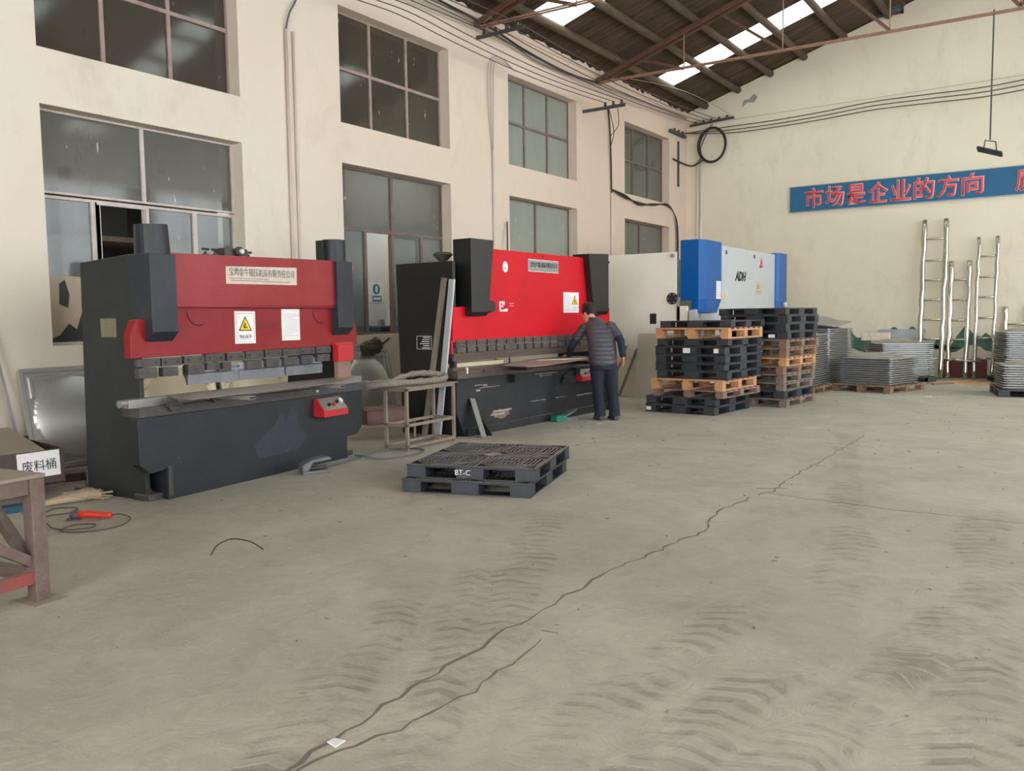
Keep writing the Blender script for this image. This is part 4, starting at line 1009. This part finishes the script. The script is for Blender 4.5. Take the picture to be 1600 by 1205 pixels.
tag(MB().tube(pts, [.033+random.uniform(-.008, .008) for p in pts], 9).build('wrapped_hose', 'hose', smooth=True), 'thick dusty wrapped hose looped on the steel work table', 'hose')
t = thing('low_trolley', 'low steel trolley frame on the floor left of the work table', 'trolley', (1.52, 7.44, 0), R(56))
for x in (-.45, .42):
    for y in (-.17, .14): MB().box(x, x+.025, y, y+.025, 0, .19 if x > 0 else .42).build('leg', 'frame', t)
MB().box(-.45, .445, -.17, -.145, .15, .17).box(-.45, .445, .14, .165, .15, .17).box(-.45, -.425, -.17, .165, .15, .17).box(.42, .445, -.17, .165, .15, .17).build('rail', 'frame', t)
o = MB().box(-.24, .24, -.14, .14, 0, .20).box(-.26, .26, -.16, .16, .17, .19).build('steel_box', 'brownbox', bevel=.008); o.location = (1.55, 7.55, .17); o.rotation_euler = (0, 0, R(56)); tag(o, 'brown steel box resting on the low trolley', 'box')
b = MB(); b.loft([((1.18, 7.06, .17), (.14, .18, 0), (-.10, .09, 0)), ((1.18, 7.06, .35), (.12, .2, .02), (-.12, .05, .01)), ((1.18, 7.02, .5), (.09, .16, -.03), (-.06, .08, .02)), ((1.16, 7.0, .62), (.05, .1, .0), (-.04, .03, .01))], 16)
for v in b.bm.verts: v.co += Vector((random.uniform(-.012, .012), random.uniform(-.012, .012), 0))
o = b.build('film_bundle', 'film'); tag(o, 'crumpled white film bundle at the left end of the low trolley', 'film bundle')
b = MB()
for i in range(9):
    a = i*.7; b.ball((.12, 8.85+.17*math.cos(a)*random.uniform(.5, 1), 1.02+.06*math.sin(a)), .07, .09, .05, n=8)
b.ball((.12, 8.82, 1.02), .1, .2, .055, n=12).ball((.12, 8.95, 1.09), .08, .1, .075, n=10)
b.tube(smoothpath([(.13, 9.0, 1.05), (.16, 9.12, 1.10), (.14, 9.22, 1.15)], 4), .018, 6)
for v in b.bm.verts: v.co += Vector((random.uniform(-.01, .01), random.uniform(-.01, .01), random.uniform(-.01, .01)))
tag(b.build('cloth_bundle', 'bag'), 'dark crumpled bag lying on the panel edge between the red presses', 'bag')
o = MB().tube(smoothpath([(-.12, 8.55, 1.215), (-.1, 8.75, 1.225), (-.12, 9.0, 1.215)], 4), .022, 7).build('rag', 'brownbox', smooth=True); tag(o, 'reddish rag on the sill of the window left of the bright press', 'rag')

# ---------------------------------------------------------------- hall beyond the open windows
o = thing('safety_sign', 'blue and yellow safety sign on the white wall seen through the open window', 'sign', (-1.2, 10.33, 1.86), R(90))
MB().box(-.30, .22, -.006, 0, -.16, .17).build('sign_board', 'paper', o)
b = MB().cyl((.06, -.006, .06), (.06, -.009, .06), .085, n=24).box(-.04, .18, -.009, -.006, -.14, -.05).build('blue_symbol', 'signblue', o)
MB().loft([((.06, -.009, .06), (.03, 0, 0), (0, 0, .06)), ((.06, -.011, .06), (.03, 0, 0), (0, 0, .06))], 14).build('pictogram', 'white', o)
MB().box(-.02, .16, -.011, -.009, -.115, -.075).build('caption', 'paper', o)
hazard(o, -.2, -.06, .16, .16, -.006)
t = thing('hall_machine', 'dark machine with bright fittings standing beyond the open middle window', 'machine', (-.85, 10.35, 0))
MB().box(-.3, .3, -.55, .6, 0, 1.32).build('body', 'darkhall', t, bevel=.02)
for x, y, h, r in ((.1, -.35, .10, .07), (.05, .1, .16, .06), (.1, .4, .1, .05)): MB().cyl((x, y, 1.32), (x, y, 1.32+h), r, r*.8, n=14).build('fitting', 'sheetgrey', t)
MB().cyl((.1, -.1, 1.32), (.1, -.1, 1.58), .10, .05, n=14).build('wrapped_head', 'paper', t)
t = thing('hall_rack', 'dark steel rack standing in the hall beyond the open left window', 'rack', (-1.7, 6.5, 0))
for x in (-.5, .5):
    for y in (-1.2, 1.2): MB().box(x-.05, x+.05, y-.05, y+.05, 0, 3.2).build('post', 'darkhall', t)
for z in (1.0, 1.7, 2.4, 3.0): MB().box(-.5, .5, -1.2, 1.2, z, z+.06).build('shelf', 'frame', t)
MB().box(-.55, -.5, -1.2, 1.6, 0, 3.2).build('dark_backdrop', 'darkhall', t)  # dark sheet added so the open light looks into shade
MB().box(-.3, .3, -.3, .2, 1.76, 2.2).box(-.3, .3, .4, .9, 1.06, 1.5).build('stored_box', 'frame', t)
MB().box(-.2, .4, -.9, -.4, 2.46, 2.9).build('stored_box', 'darkhall', t)

# ---------------------------------------------------------------- left foreground: bench, scrap bin, tools
t = thing('steel_bench', 'rusty steel workbench cut by the left edge of the photo', 'workbench', (4.13, 2.13, 0), R(8))
dX, dY = .95, 1.5
def bx(nm, a, mm='rust'): return MB().box(*a).build(nm, mm, t, bevel=.003)
bx('bench_top', (-dX, .06, -dY, .06, .64, .66), 'frame')
bx('front_rail', (-dX, .04, -.02, .04, .56, .64)); bx('front_rail', (-.02, .04, -dY, -.02, .56, .64)); bx('front_rail', (-dX, -dX+.06, -dY, .04, .56, .64))
for x, y in ((-.02, -.02), (-dX, -.02), (-.02, -dY), (-dX, -dY)):
    l = bx('leg', (x, x+.075, y, y+.075, .008, .64)); MB().box(x-.06, x+.14, y-.05, y+.13, 0, .008).build('foot_plate', 'frame', l)
MB().bar((-.42, -.01, .60), (.0, -.01, .20), .05, .05).build('brace', 'rust', t)
MB().bar((.01, -.6, .60), (.01, -.0, .20), .05, .05).build('brace', 'rust', t)
MB().box(-dX+.07, -.02, -.01, .04, .10, .16).build('lower_rail', 'rust', t)
tag(MB().box(-.01, .04, -dY+.07, -.02, .10, .16).build('lower_rail', 'fadedred', t), 'lower rail still painted red')
# scrap bin
t = thing('scrap_bin', 'dark rusty scrap bin with a white Chinese sign on its front, by the left edge', 'bin', (1.54, 3.68, 0), R(81.5))
w, d, h = 1.5, .85, .39
MB().box(-w, 0, 0, .012, .07, h).build('front_panel', 'rustdark', t, bevel=.002)
MB().box(-w, -w+.01, 0, d, .1, h).box(-.01, 0, .012, d, .1, h).box(-w, 0, d-.01, d, .1, h+.03).box(-w, 0, 0, d, .1, .115).build('bin_body', 'rustdark', t)
for x in (-w+.05, -.22):
    for y in (.05, d-.1): MB().box(x, x+.05, y, y+.05, 0, .1).build('bin_foot', 'rustdark', t)
MB().prism([(.0, .385), (d, .50), (d, .51), (.0, .395)], 'x', -w+.02, -.15).build('slanted_lid', 'frame', t)
p = MB().box(-.35, -.03, -.006, 0, .175, .385).build('bin_sign', 'paper', t); p.rotation_euler = (0, R(-1.5), 0)
letters('废料桶', -.19, .275, -.0065, .255, .09, 'ink', p)
# broom
t = thing('broom', 'straw broom with a bamboo handle lying by the scrap bin', 'broom', (0, 0, 0))
p0, p1, p2 = Vector((1.84, 2.95, .02)), Vector((1.91, 3.28, .03)), Vector((1.92, 3.64, .045))
MB().tube([p0+(p0-p1)*.6, p0, p1], .015, 8).build('handle', 'bamboo', t)
dd = (p2-p1).normalized(); sd = Vector((-dd.y, dd.x, 0)); q = MB()
q.loft([(p1-dd*.06, sd*.02, Vector((0, 0, .018))), (p1+dd*.1, sd*.045, Vector((0, 0, .028))), (p1+dd*.3, sd*.09, Vector((0, 0, .045))), (p2+dd*.05, sd*.14, Vector((0, 0, .045)))], 16)
for i in range(60):
    f = random.uniform(-1, 1); a = p1+dd*.2+sd*f*.06+Vector((0, 0, random.uniform(0, .04))); e = p2+dd*random.uniform(.02, .16)+sd*f*.17+Vector((0, 0, random.uniform(-.04, .02))); q.tube([a, e], .004, 4)
q.build('bristles', 'straw', t)
for f in (.12, .2, .28): pass
# angle grinder
t = thing('angle_grinder', 'red angle grinder lying on the floor near the faded red press', 'angle grinder', (2.63, 3.27, 0), R(33)); t.scale = (.78, .78, .78)
MB().tube([(-.1, 0, .05), (-.02, 0, .055), (.06, 0, .05), (.16, 0, .045), (.2, 0, .045)], [.034, .037, .032, .027, .032], 12).build('body', 'tool', t, smooth=True)
MB().tube([(-.1, 0, .05), (-.15, 0, .045), (-.18, 0, .04)], [.034, .036, .022], 12).build('gear_head', 'tooldark', t, smooth=True)
MB().cyl((-.15, 0, .0), (-.15, 0, .016), .062, n=22).cyl((-.15, 0, .016), (-.15, 0, .04), .02, n=10).build('disc_guard', 'tooldark', t)
wp = [(2.80, 3.40, .035), (2.88, 3.43, .01), (3.0, 3.30, .004), (3.02, 3.14, .004), (2.93, 3.01, .004), (2.79, 2.97, .004), (2.71, 3.10, .004), (2.80, 3.2, .004), (2.92, 3.12, .012), (2.86, 3.0, .014), (2.68, 2.98, .004), (2.53, 3.02, .004), (2.38, 3.06, .004), (2.26, 3.16, .004), (2.3, 3.3, .004), (2.18, 3.42, .004), (2.05, 3.32, .004), (2.12, 3.2, .004), (2.0, 3.1, .004)]
c_, s_ = math.cos(R(33)), math.sin(R(33))
pts = [(((x-2.63)*c_+(y-3.27)*s_)/.78, (-(x-2.63)*s_+(y-3.27)*c_)/.78, z/.78+.004) for x, y, z in wp]
pts = [(.2, 0, .045)]+pts
MB().tube(smoothpath(pts, 6), .0055, 6).build('power_cord', 'wire', t, smooth=True)
o = MB().tube(smoothpath([(4.19, 3.15, .004), (4.2, 3.19, .055), (4.25, 3.26, .085), (4.32, 3.34, .06), (4.37, 3.40, .003)], 8), .004, 6).build('bent_wire', 'wireblack', smooth=True); tag(o, 'thin bent wire arching up from the bare floor at left', 'wire')
for i, (p0, p1, lab) in enumerate((((.22, 3.88, 0), (.03, 3.62, 1.5), 'thin steel strip leaning on the left wall, nearer the photo edge'), ((.22, 4.0, 0), (.03, 3.82, 1.5), 'thin steel strip leaning on the left wall beside the shiny panel'))):
    o = MB().bar(p0, p1, .025, .012).build('steel_strip', 'sheetgrey'); tag(o, lab, 'steel strip', 'strips on the left wall')
o = MB().box(-.3, .3, -.12, .12, 0, .07).build('steel_offcut', 'rustdark', bevel=.008); o.location = (.95, 4.18, 0); o.rotation_euler = (0, 0, R(72)); tag(o, 'dark steel offcut on the floor under the shiny leaning panel', 'offcut')
o = MB().box(.0, .9, -.06, .06, 0, .05).build('wood_plank', 'teal'); o.location = (1.72, 2.3, 0); o.rotation_euler = (0, 0, R(80)); tag(o, 'dark teal board lying under the scrap bin beside the broom handle', 'board')

# ---------------------------------------------------------------- wires and conduits
def cable(pts, r, mm, label, cat='cable', group=None, name='power_cable', sub=6):
    o = MB().tube(smoothpath(pts, sub), r, 6).build(name, mm, smooth=True); return tag(o, label, cat, group)
def bracket(x0, x1, y, z, xs, label, mm='iron'):
    t = thing('cable_bracket', label, 'bracket', (0, 0, 0), 0, 'insulator brackets')
    MB().box(x0, x1, y-.03, y+.03, z-.05, z-.044).box(x0, x1, y-.03, y-.024, z-.11, z-.05).build('arm', mm, t)
    for x in xs: MB().tube([(x, y, z-.05), (x, y, z-.02), (x, y, z+.0), (x, y, z+.03)], [.02, .035, .022, .03], 10).build('insulator', 'porcelain', t, smooth=True)
    return t
bracket(0, .95, 15.25, 5.60, (.5, .68, .86), 'dark iron bracket with insulators beside the third upper window')
bracket(0, .95, 11.68, 6.12, (.15, .38, .6, .8), 'dark iron bracket with insulators under the nearer truss end')
t = thing('cable_bracket', 'dark iron bar with insulators across the far corner of the gable', 'bracket', (0, 0, 0), 0, 'insulator brackets')
MB().bar((.12, 20.46, 6.14), (1.25, 20.46, 6.2), .05, .05).build('arm', 'iron', t)
for x in (.3, .5, .7, .9, 1.1): MB().cyl((x, 20.4, 6.13+.05*x), (x, 20.4, 6.20+.05*x), .03, n=10).build('insulator', 'porcelain', t)
t = thing('cable_bracket', 'short dark iron bracket on the left wall right of the last upper window', 'bracket', (0, 0, 0), 0, 'insulator brackets')
MB().bar((.05, 19.4, 5.86), (.08, 20.25, 5.84), .06, .07).build('arm', 'iron', t)
for y in (19.6, 19.85, 20.1): MB().cyl((.08, y, 5.87), (.08, y, 5.95), .028, n=10).build('insulator', 'porcelain', t)
lowx = (.5, .68, .86)
for i, x in enumerate(lowx):
    y0 = -3; pts = [(x, y, 5.63-(.10*math.sin(PI*((y-y0)/(15.25-y0)*3 % 1)))) for y in [y0+(15.25-y0)*k/18 for k in range(19)]]
    cable(pts, .007, 'wire', '%s of the three lower wires running along the left wall' % ('nearest the wall', 'middle', 'outermost')[i], 'cable', 'lower wires on the left wall')
for i, x in enumerate((.15, .38, .6, .8)):
    pts = [(x, -3+14.68*k/8, 6.14-.12*math.sin(PI*k/8)) for k in range(9)]+[(x+(.3+.2*i-x)*k/8, 11.68+8.72*k/8, 6.14+.04*k/8-.14*math.sin(PI*k/8)) for k in range(1, 9)]
    cable(pts, .008, 'wire', '%s of the four upper wires under the eave' % ('nearest the wall', 'second from the wall', 'third from the wall', 'outermost')[i], 'cable', 'upper wires under the left eave')
cable([(.06, -3, 6.4), (.08, 4, 6.3), (.06, 8, 6.38), (.1, 11.6, 6.28), (.06, 13, 6.18), (.06, 14.5, 6.12), (.05, 15.8, 6.2)], .018, 'wireblack', 'black cable bundle drooping just below the left eave')
cable([(.1, -3, 6.3), (.12, 5, 6.22), (.1, 11.6, 6.2), (.1, 13.5, 6.05), (.1, 15.8, 6.15), (.1, 20.3, 6.3)], .011, 'wiregrey', 'grey cable sagging below the black bundle under the left eave')
cable([(.55, 15.84, 6.25), (1.0, 18, 6.35), (1.25, 20.4, 6.22)], .006, 'wirelight', 'pale wire from the far truss to the gable bracket')
for i, (za, zb) in enumerate(((5.97, 6.09), (5.89, 5.99), (5.82, 5.89))):
    cable([(.1, 20.1, 5.9)]+[(1.15+11*k/10, 20.36, za+(zb-za)*(11*k/10)/6.15-.03*math.sin(PI*k/2)+.008*math.sin(k*2.3)) for k in range(11)], .011, 'wire', '%s of the three brown wires strung across the gable wall' % ('top', 'middle', 'lowest')[i], 'cable', 'wires across the gable wall')
cable([(1.25, 20.42, 6.14), (7.3, 20.4, 6.18), (12.5, 20.4, 6.3)], .005, 'wirelight', 'thinnest pale wire above the three brown gable wires')
b = MB()
for k in range(2): b.tube([(.71+(.36+.03*k)*math.cos(a)*.92, 20.44-.03*k, 5.60+(.40+.02*k)*math.sin(a)) for a in [2*PI*i/40 for i in range(40)]], .024, 8, True)
b.tube(smoothpath([(.5, 20.44, 5.28), (.2, 20.44, 5.15), (.03, 20.2, 5.2), (.05, 19.6, 5.22)], 6), .022, 8)
tag(b.build('cable_coil', 'wireblack', smooth=True), 'big black cable coil hanging in the far corner on the gable', 'cable coil')
for i, x in enumerate((.31, .40)):
    o = MB().cyl((x, GY-.035, 0), (x, GY-.035, 5.25), .026, n=12).build('conduit_pipe', 'conduit', smooth=True); tag(o, 'white vertical conduit on the gable by the far corner, %s one' % ('left', 'right')[i], 'conduit', 'twin conduits in the far corner')
cable([(.31, GY-.04, 5.25), (.42, GY-.05, 5.36), (.40, GY-.05, 5.6), (.6, GY-.05, 6.0), (.7, GY-.06, 6.12)], .010, 'wireblack', 'thin dark wire rising from the twin conduits to the bracket')
o = MB().box(.0, .03, 19.95, 20.02, 4.6, 5.7).build('cable_duct', 'iron'); tag(o, 'dark vertical duct strip on the left wall near the far corner', 'duct')
b = MB()
for dy, rr in ((-.1, .02), (.02, .014)): b.tube([(rr+.005, 7.66+dy, 0), (rr+.005, 7.66+dy, 5.1)], rr, 8)
tag(b.build('conduit_pipe', 'conduitpink', smooth=True), 'pinkish conduit running down the wall between the first two window bays', 'conduit')
cable([(.03, 7.56, 5.1), (.06, 7.6, 5.3), (.04, 7.75, 5.55), (.05, 7.9, 6.1)], .014, 'wiregrey', 'grey cable curling out of the pinkish conduit top')
b = MB().tube([(.02, 12.06, 0), (.02, 12.06, 4.3)], .018, 8); tag(b.build('conduit_pipe', 'conduitpink', smooth=True), 'pinkish conduit running down the wall between the second and third bays', 'conduit')
for i, dy in enumerate((-.1, -.03, .05)):
    cable([(.02, 12.06+dy*.2, 4.3), (.03, 12.03+dy, 5.0), (.04, 12.05+dy, 5.7), (.1, 12.2, 5.85-.04*i), (.3, 12.32+.05*i, 5.62)], .007, 'wirelight', 'pale wire looping down to the middle conduit, %s strand' % ('left', 'centre', 'right')[i], 'cable', 'strands above the middle conduit')
b = MB().tube([(.02, 16.42, 0), (.02, 16.40, 4.1)], .016, 8); tag(b.build('conduit_pipe', 'conduitpink', smooth=True), 'pinkish conduit below the iron bracket between the last two bays', 'conduit')
cable([(.03, 16.40, 4.05), (.04, 16.36, 4.8), (.04, 16.3, 5.5), (.06, 16.2, 5.75)], .018, 'wireblack', 'black cable dropping beside the last upper window from the bracket')
for i in range(3):
    cable([(.04, 16.4, 4.12), (.06, 17.0, 4.06-.03*i), (.05, 17.7, 3.92+.03*i), (.06, 18.4, 4.02-.02*i), (.05, 19.2, 4.06+.02*i), (.05, 19.6, 3.95), (.05, 19.82+.03*i, 3.6), (.05, 19.86+.03*i, 2.6)], .013, 'wireblack', 'dark cable crossing below the last upper window, %s of three' % ('lowest', 'middle', 'highest')[i], 'cable', 'cables below the last upper window')
for i, (p0, p1) in enumerate((((.05, 16.3, 4.95), (.5, 15.4, 5.55)), ((.05, 16.3, 5.2), (.75, 15.3, 5.5)))):
    cable([p0, ((p0[0]+p1[0])/2+.1, (p0[1]+p1[1])/2, (p0[2]+p1[2])/2-.06), p1], .008, 'wireblack', '%s dark jumper wire from the drop cable up to the bracket' % ('lower', 'upper')[i])
# pendant lamp frame
t = thing('pendant_lamp', 'black flat lamp hanging on a long thin rod before the banner', 'lamp', (7.14, 15.84, 0))
MB().tube([(0, 0, 4.17), (0, 0, 6.2)], .012, 8).build('rod', 'iron', t)
MB().tube([(-.09, 0, 4.0), (-.07, 0, 4.17), (.08, 0, 4.13), (.1, 0, 3.95)], .012, 6).build('yoke', 'iron', t)
q = MB().box(-.19, .19, -.12, .12, -.018, .018); q = q.build('lamp_head', 'wireblack', t, bevel=.006); q.location = (0, 0, 3.985); q.rotation_euler = (R(-6), R(20), 0)
# vent sash high on the gable
t = thing('vent_sash', 'small open window sash in a dark frame high on the gable', 'window', (4.72, GY, 8.1), R(0))
q = MB()
for a in ((-.3, .3, .12, .17), (-.3, .3, -.25, -.2), (-.3, -.25, -.25, .17), (.25, .3, -.25, .17)): q.box(a[0], a[1], -.2, -.16, a[2], a[3])
q.box(-.3, -.26, -.18, .0, -.05, 0).box(.26, .3, -.18, .0, -.05, 0)
q.build('sash_frame', 'iron', t); MB().box(-.25, .25, -.185, -.175, -.2, .12).build('pane', 'glassclear', t)
o = MB().prism([(1.42, 6.42), (1.55, 6.52), (1.72, 6.5), (1.80, 6.62), (1.72, 6.70), (1.60, 6.60), (1.46, 6.58)], 'y', GY-.006, GY-.0005).build('plaster_patch', 'sheetgrey'); tag(o, 'grey bare patch in the plaster under the roof on the gable', 'patch')
o = MB().tube([(.42, 11.9, .0), (.05, 12.42, 3.1)], .014, 6).build('steel_rod', 'iron'); o.location = (0, 0, 0); tag(o, 'thin steel rod leaning on the wall behind the bright red press', 'rod')

# ---------------------------------------------------------------- the worker
p = thing('person', 'person in a grey quilted vest and dark trousers bending over the bright red press', 'person', (0, 0, 0))
F = Vector((-.78, .62, 0)).normalized(); Q = Vector((F.y, -F.x, 0)); U = Vector((0, 0, 1))
def V(*a): return Vector(a)
head = V(2.785, 10.41, 1.462); neck = V(2.885, 10.40, 1.35)
lsh, rsh = V(2.755, 10.30, 1.265), V(3.12, 10.46, 1.30)
lel, lwr, lhd = V(2.60, 10.26, 1.02), V(2.475, 10.39, .885), V(2.42, 10.42, .868)
rel, rwr, rhd = V(3.265, 10.45, 1.08), V(3.30, 10.44, .87), V(3.295, 10.42, .80)
hipc = V(3.07, 10.30, .80); lhip, rhip = V(3.0, 10.25, .76), V(3.15, 10.35, .77)
lkn, rkn = V(3.02, 10.24, .41), V(3.185, 10.345, .41); lan, ran = V(3.045, 10.25, .07), V(3.21, 10.36, .07)
tilt = (head-neck).normalized()
def finalize(mb, name, mat, vox, smooth_it=4, fac=.5):
    me = mb.mesh(name); o = bpy.data.objects.new(name, me); C.objects.link(o)
    r = o.modifiers.new('r', 'REMESH'); r.mode = 'VOXEL'; r.voxel_size = vox
    s = o.modifiers.new('s', 'SMOOTH'); s.iterations = smooth_it; s.factor = fac
    bpy.context.view_layer.update()
    m2 = bpy.data.meshes.new_from_object(o.evaluated_get(bpy.context.evaluated_depsgraph_get()))
    bpy.data.objects.remove(o); bpy.data.meshes.remove(me)
    m2.materials.clear(); m2.materials.append(mt[mat])
    for f in m2.polygons: f.use_smooth = True
    o = bpy.data.objects.new(name, m2); C.objects.link(o); o.parent = p
    return o
b = MB()
hrot = Matrix((Q, F, U)).transposed() @ Matrix.Rotation(R(-32), 3, 'X') @ Matrix.Rotation(R(22), 3, 'Z')   # head turned and bowed
def HP(x, y, z): return head+hrot @ Vector((x, y, z))
b.ball(head, .076, .094, .108, hrot, 20); b.ball(HP(0, .03, -.055), .058, .066, .066, hrot, 16)
b.ball(HP(0, .098, -.02), .013, .02, .022, hrot, 8); b.ball(HP(0, .09, -.062), .024, .012, .007, hrot, 8); b.ball(HP(0, .085, -.09), .022, .018, .016, hrot, 8)
for s in (-1, 1): b.ball(HP(.078*s, -.005, -.015), .012, .022, .033, hrot, 10); b.ball(HP(.03*s, .086, .008), .015, .01, .009, hrot, 8); b.ball(HP(.032*s, .082, .028), .024, .012, .008, hrot, 8)
b.chain([HP(0, -.02, -.06), neck, neck-tilt*.06], [.055, .058, .07])
b.chain([lsh+Q*.04-U*.03, lel, lwr], [.04, .036, .03]); b.chain([rsh-Q*.03-U*.03, rel, rwr], [.04, .036, .03])
b.chain([neck-tilt*.05, V(2.97, 10.38, 1.2), V(3.02, 10.34, 1.0), hipc], [.07, .10, .10, .09])
b.chain([lhip, lkn, lan], [.07, .055, .042]); b.chain([rhip, rkn, ran], [.07, .055, .042])
def hand(b, wr, d, n, thumb):   # d fingers direction, n back of the hand normal
    d = d.normalized(); n = (n-d*n.dot(d)).normalized(); s = d.cross(n)
    b.loft([(wr, s*.026, n*.018), (wr+d*.03, s*.036, n*.016), (wr+d*.075, s*.042, n*.014), (wr+d*.09, s*.038, n*.012)], 12)
    for k, (o, L) in enumerate(((-.030, .062), (-.010, .072), (.011, .067), (.030, .052))):
        r = wr+d*.085+s*o; c = r+d*L*.5-n*.006; e = c+(d*.8-n*.6).normalized()*L*.5; b.chain([r, c, e], [.0095, .009, .0075], 8)
    r = wr+d*.03+s*thumb*.03; c = r+(d*.6+s*thumb*.8).normalized()*.035; b.chain([r, c, c+(d*.9+s*thumb*.2-n*.3).normalized()*.03], [.012, .0105, .009], 8)
hand(b, lwr, (V(-.62, .38, -.10)), V(0, 0, 1), 1)
hand(b, rwr, (V(-.02, .0, -1)), Q, -1)
for a, s in ((lan, 1), (ran, 1)): b.chain([a, a+F*.1-U*.04], [.04, .035])
finalize(b, 'body', 'skin', .0055, 2, .4)
b = MB(); b.ball(HP(0, -.012, .022), .092, .106, .112, hrot, 20); b.ball(HP(0, -.06, -.02), .075, .05, .08, hrot, 14)
o = finalize(b, 'hair', 'hair', .008, 1)
bm = bmesh.new(); bm.from_mesh(o.data)
inv = hrot.transposed()
kill = [v for v in bm.verts if (lambda l: (l.y > .045 and l.z < .045) or l.z < -.06 or (abs(l.x) > .055 and l.z < -.01 and l.y > -.03))(inv @ (v.co-head))]
bmesh.ops.delete(bm, geom=kill, context='VERTS')
for v in bm.verts: v.co += Vector((random.uniform(-.003, .003), random.uniform(-.003, .003), random.uniform(-.003, .003)))
bm.to_mesh(o.data); bm.free()
sol = o.modifiers.new('thick', 'SOLIDIFY'); sol.thickness = .012; sol.offset = -1
b = MB()      # quilted vest over the torso
W = lambda f: Q*f
b.loft([(V(3.07, 10.30, .76), W(.195), F*.16), (V(3.06, 10.31, .86), W(.20), F*.15), (V(3.045, 10.325, .98), W(.20), F*.15), (V(3.01, 10.355, 1.12), W(.205), F*.15), (V(2.97, 10.385, 1.24), W(.205), F*.14), (V(2.94, 10.395, 1.315), W(.175), F*.125), (V(2.905, 10.395, 1.37), W(.095), F*.10), (V(2.875, 10.405, 1.415), W(.078), F*.082)], 24)
b.ball(lsh+Q*.05, .075, .08, .07, n=14); b.ball(rsh-Q*.03-U*.02, .075, .08, .07, n=14)
b.chain([lsh+Q*.02, lsh.lerp(lel, .55)], [.072, .066]); b.chain([rsh-Q*.01-U*.02, rsh.lerp(rel, .6)], [.074, .068])
finalize(b, 'quilted_vest', 'vest', .009, 3)
for sh, el, wr, f in ((lsh, lel, lwr, .4), (rsh, rel, rwr, .45)):
    b = MB(); b.chain([sh.lerp(el, f), el, wr-(wr-el).normalized()*.02], [.062, .056, .044]); finalize(b, 'sweater_sleeve', 'navy', .008, 3)
b = MB(); b.loft([(V(3.07, 10.30, .88), W(.17), F*.125), (V(3.07, 10.30, .78), W(.185), F*.145), (V(3.075, 10.30, .70), W(.18), F*.15)], 20)
for h, k, a in ((lhip, lkn, lan), (rhip, rkn, ran)):
    b.loft([(h+U*.0, Q*.095, F*.125), (h.lerp(k, .35), Q*.095, F*.115), (k, Q*.075, F*.09), (k.lerp(a, .5), Q*.075, F*.085), (a+U*.05, Q*.075, F*.082), (a-U*.01, Q*.08, F*.09)], 16)
o = finalize(b, 'trousers', 'trouser', .009, 2)
b = MB()
for a in (lan, ran):
    c = V(a.x, a.y, 0); b.loft([(c-F*.07+U*.035, Q*.035, U*.034), (c-F*.04+U*.042, Q*.042, U*.041), (c+F*.05+U*.04, Q*.044, U*.039), (c+F*.13+U*.03, Q*.045, U*.029), (c+F*.18+U*.022, Q*.03, U*.021)], 14)
finalize(b, 'shoes', 'shoe', .007, 2)

# ---------------------------------------------------------------- small litter on the floor
for i, (x, y, s, mm, lab) in enumerate(((6.52, 1.93, .05, 'paper', 'small white paper scrap lying on the floor crack in the foreground'), (6.36, 15.7, .12, 'paper', 'white paper scrap on the floor before the low front panel stack'), (3.22, 9.88, .06, 'paper', 'tiny white scrap on the floor beside the workers shoes'), (7.63, 8.66, .05, 'woodo', 'tiny pale scrap on the bare floor at right'))):
    q = MB().prism([(-s/2, -s/3), (s/2, -s/2), (s*.4, s/2), (-s*.45, s*.3)], 'z', 0, .004); o = q.build('litter_scrap', mm); o.location = (x, y, .002); tag(o, lab, 'litter')
b = MB()
for i in range(260):
    x, y = random.uniform(2.8, 10), random.uniform(1.5, 15)
    s = random.uniform(.002, .008); a = random.uniform(0, PI); c, n_ = math.cos(a), math.sin(a); l = s*random.uniform(1, 3)
    b.prism([(x-l*c, y-l*n_), (x+s*.4*n_, y-s*.4*c), (x+l*c, y+l*n_), (x-s*.4*n_, y+s*.4*c)], 'z', 0, .004)
tag(b.build('floor_grit', 'crack'), 'tiny dark chips and grit scattered over the concrete floor', 'grit', kind='stuff')
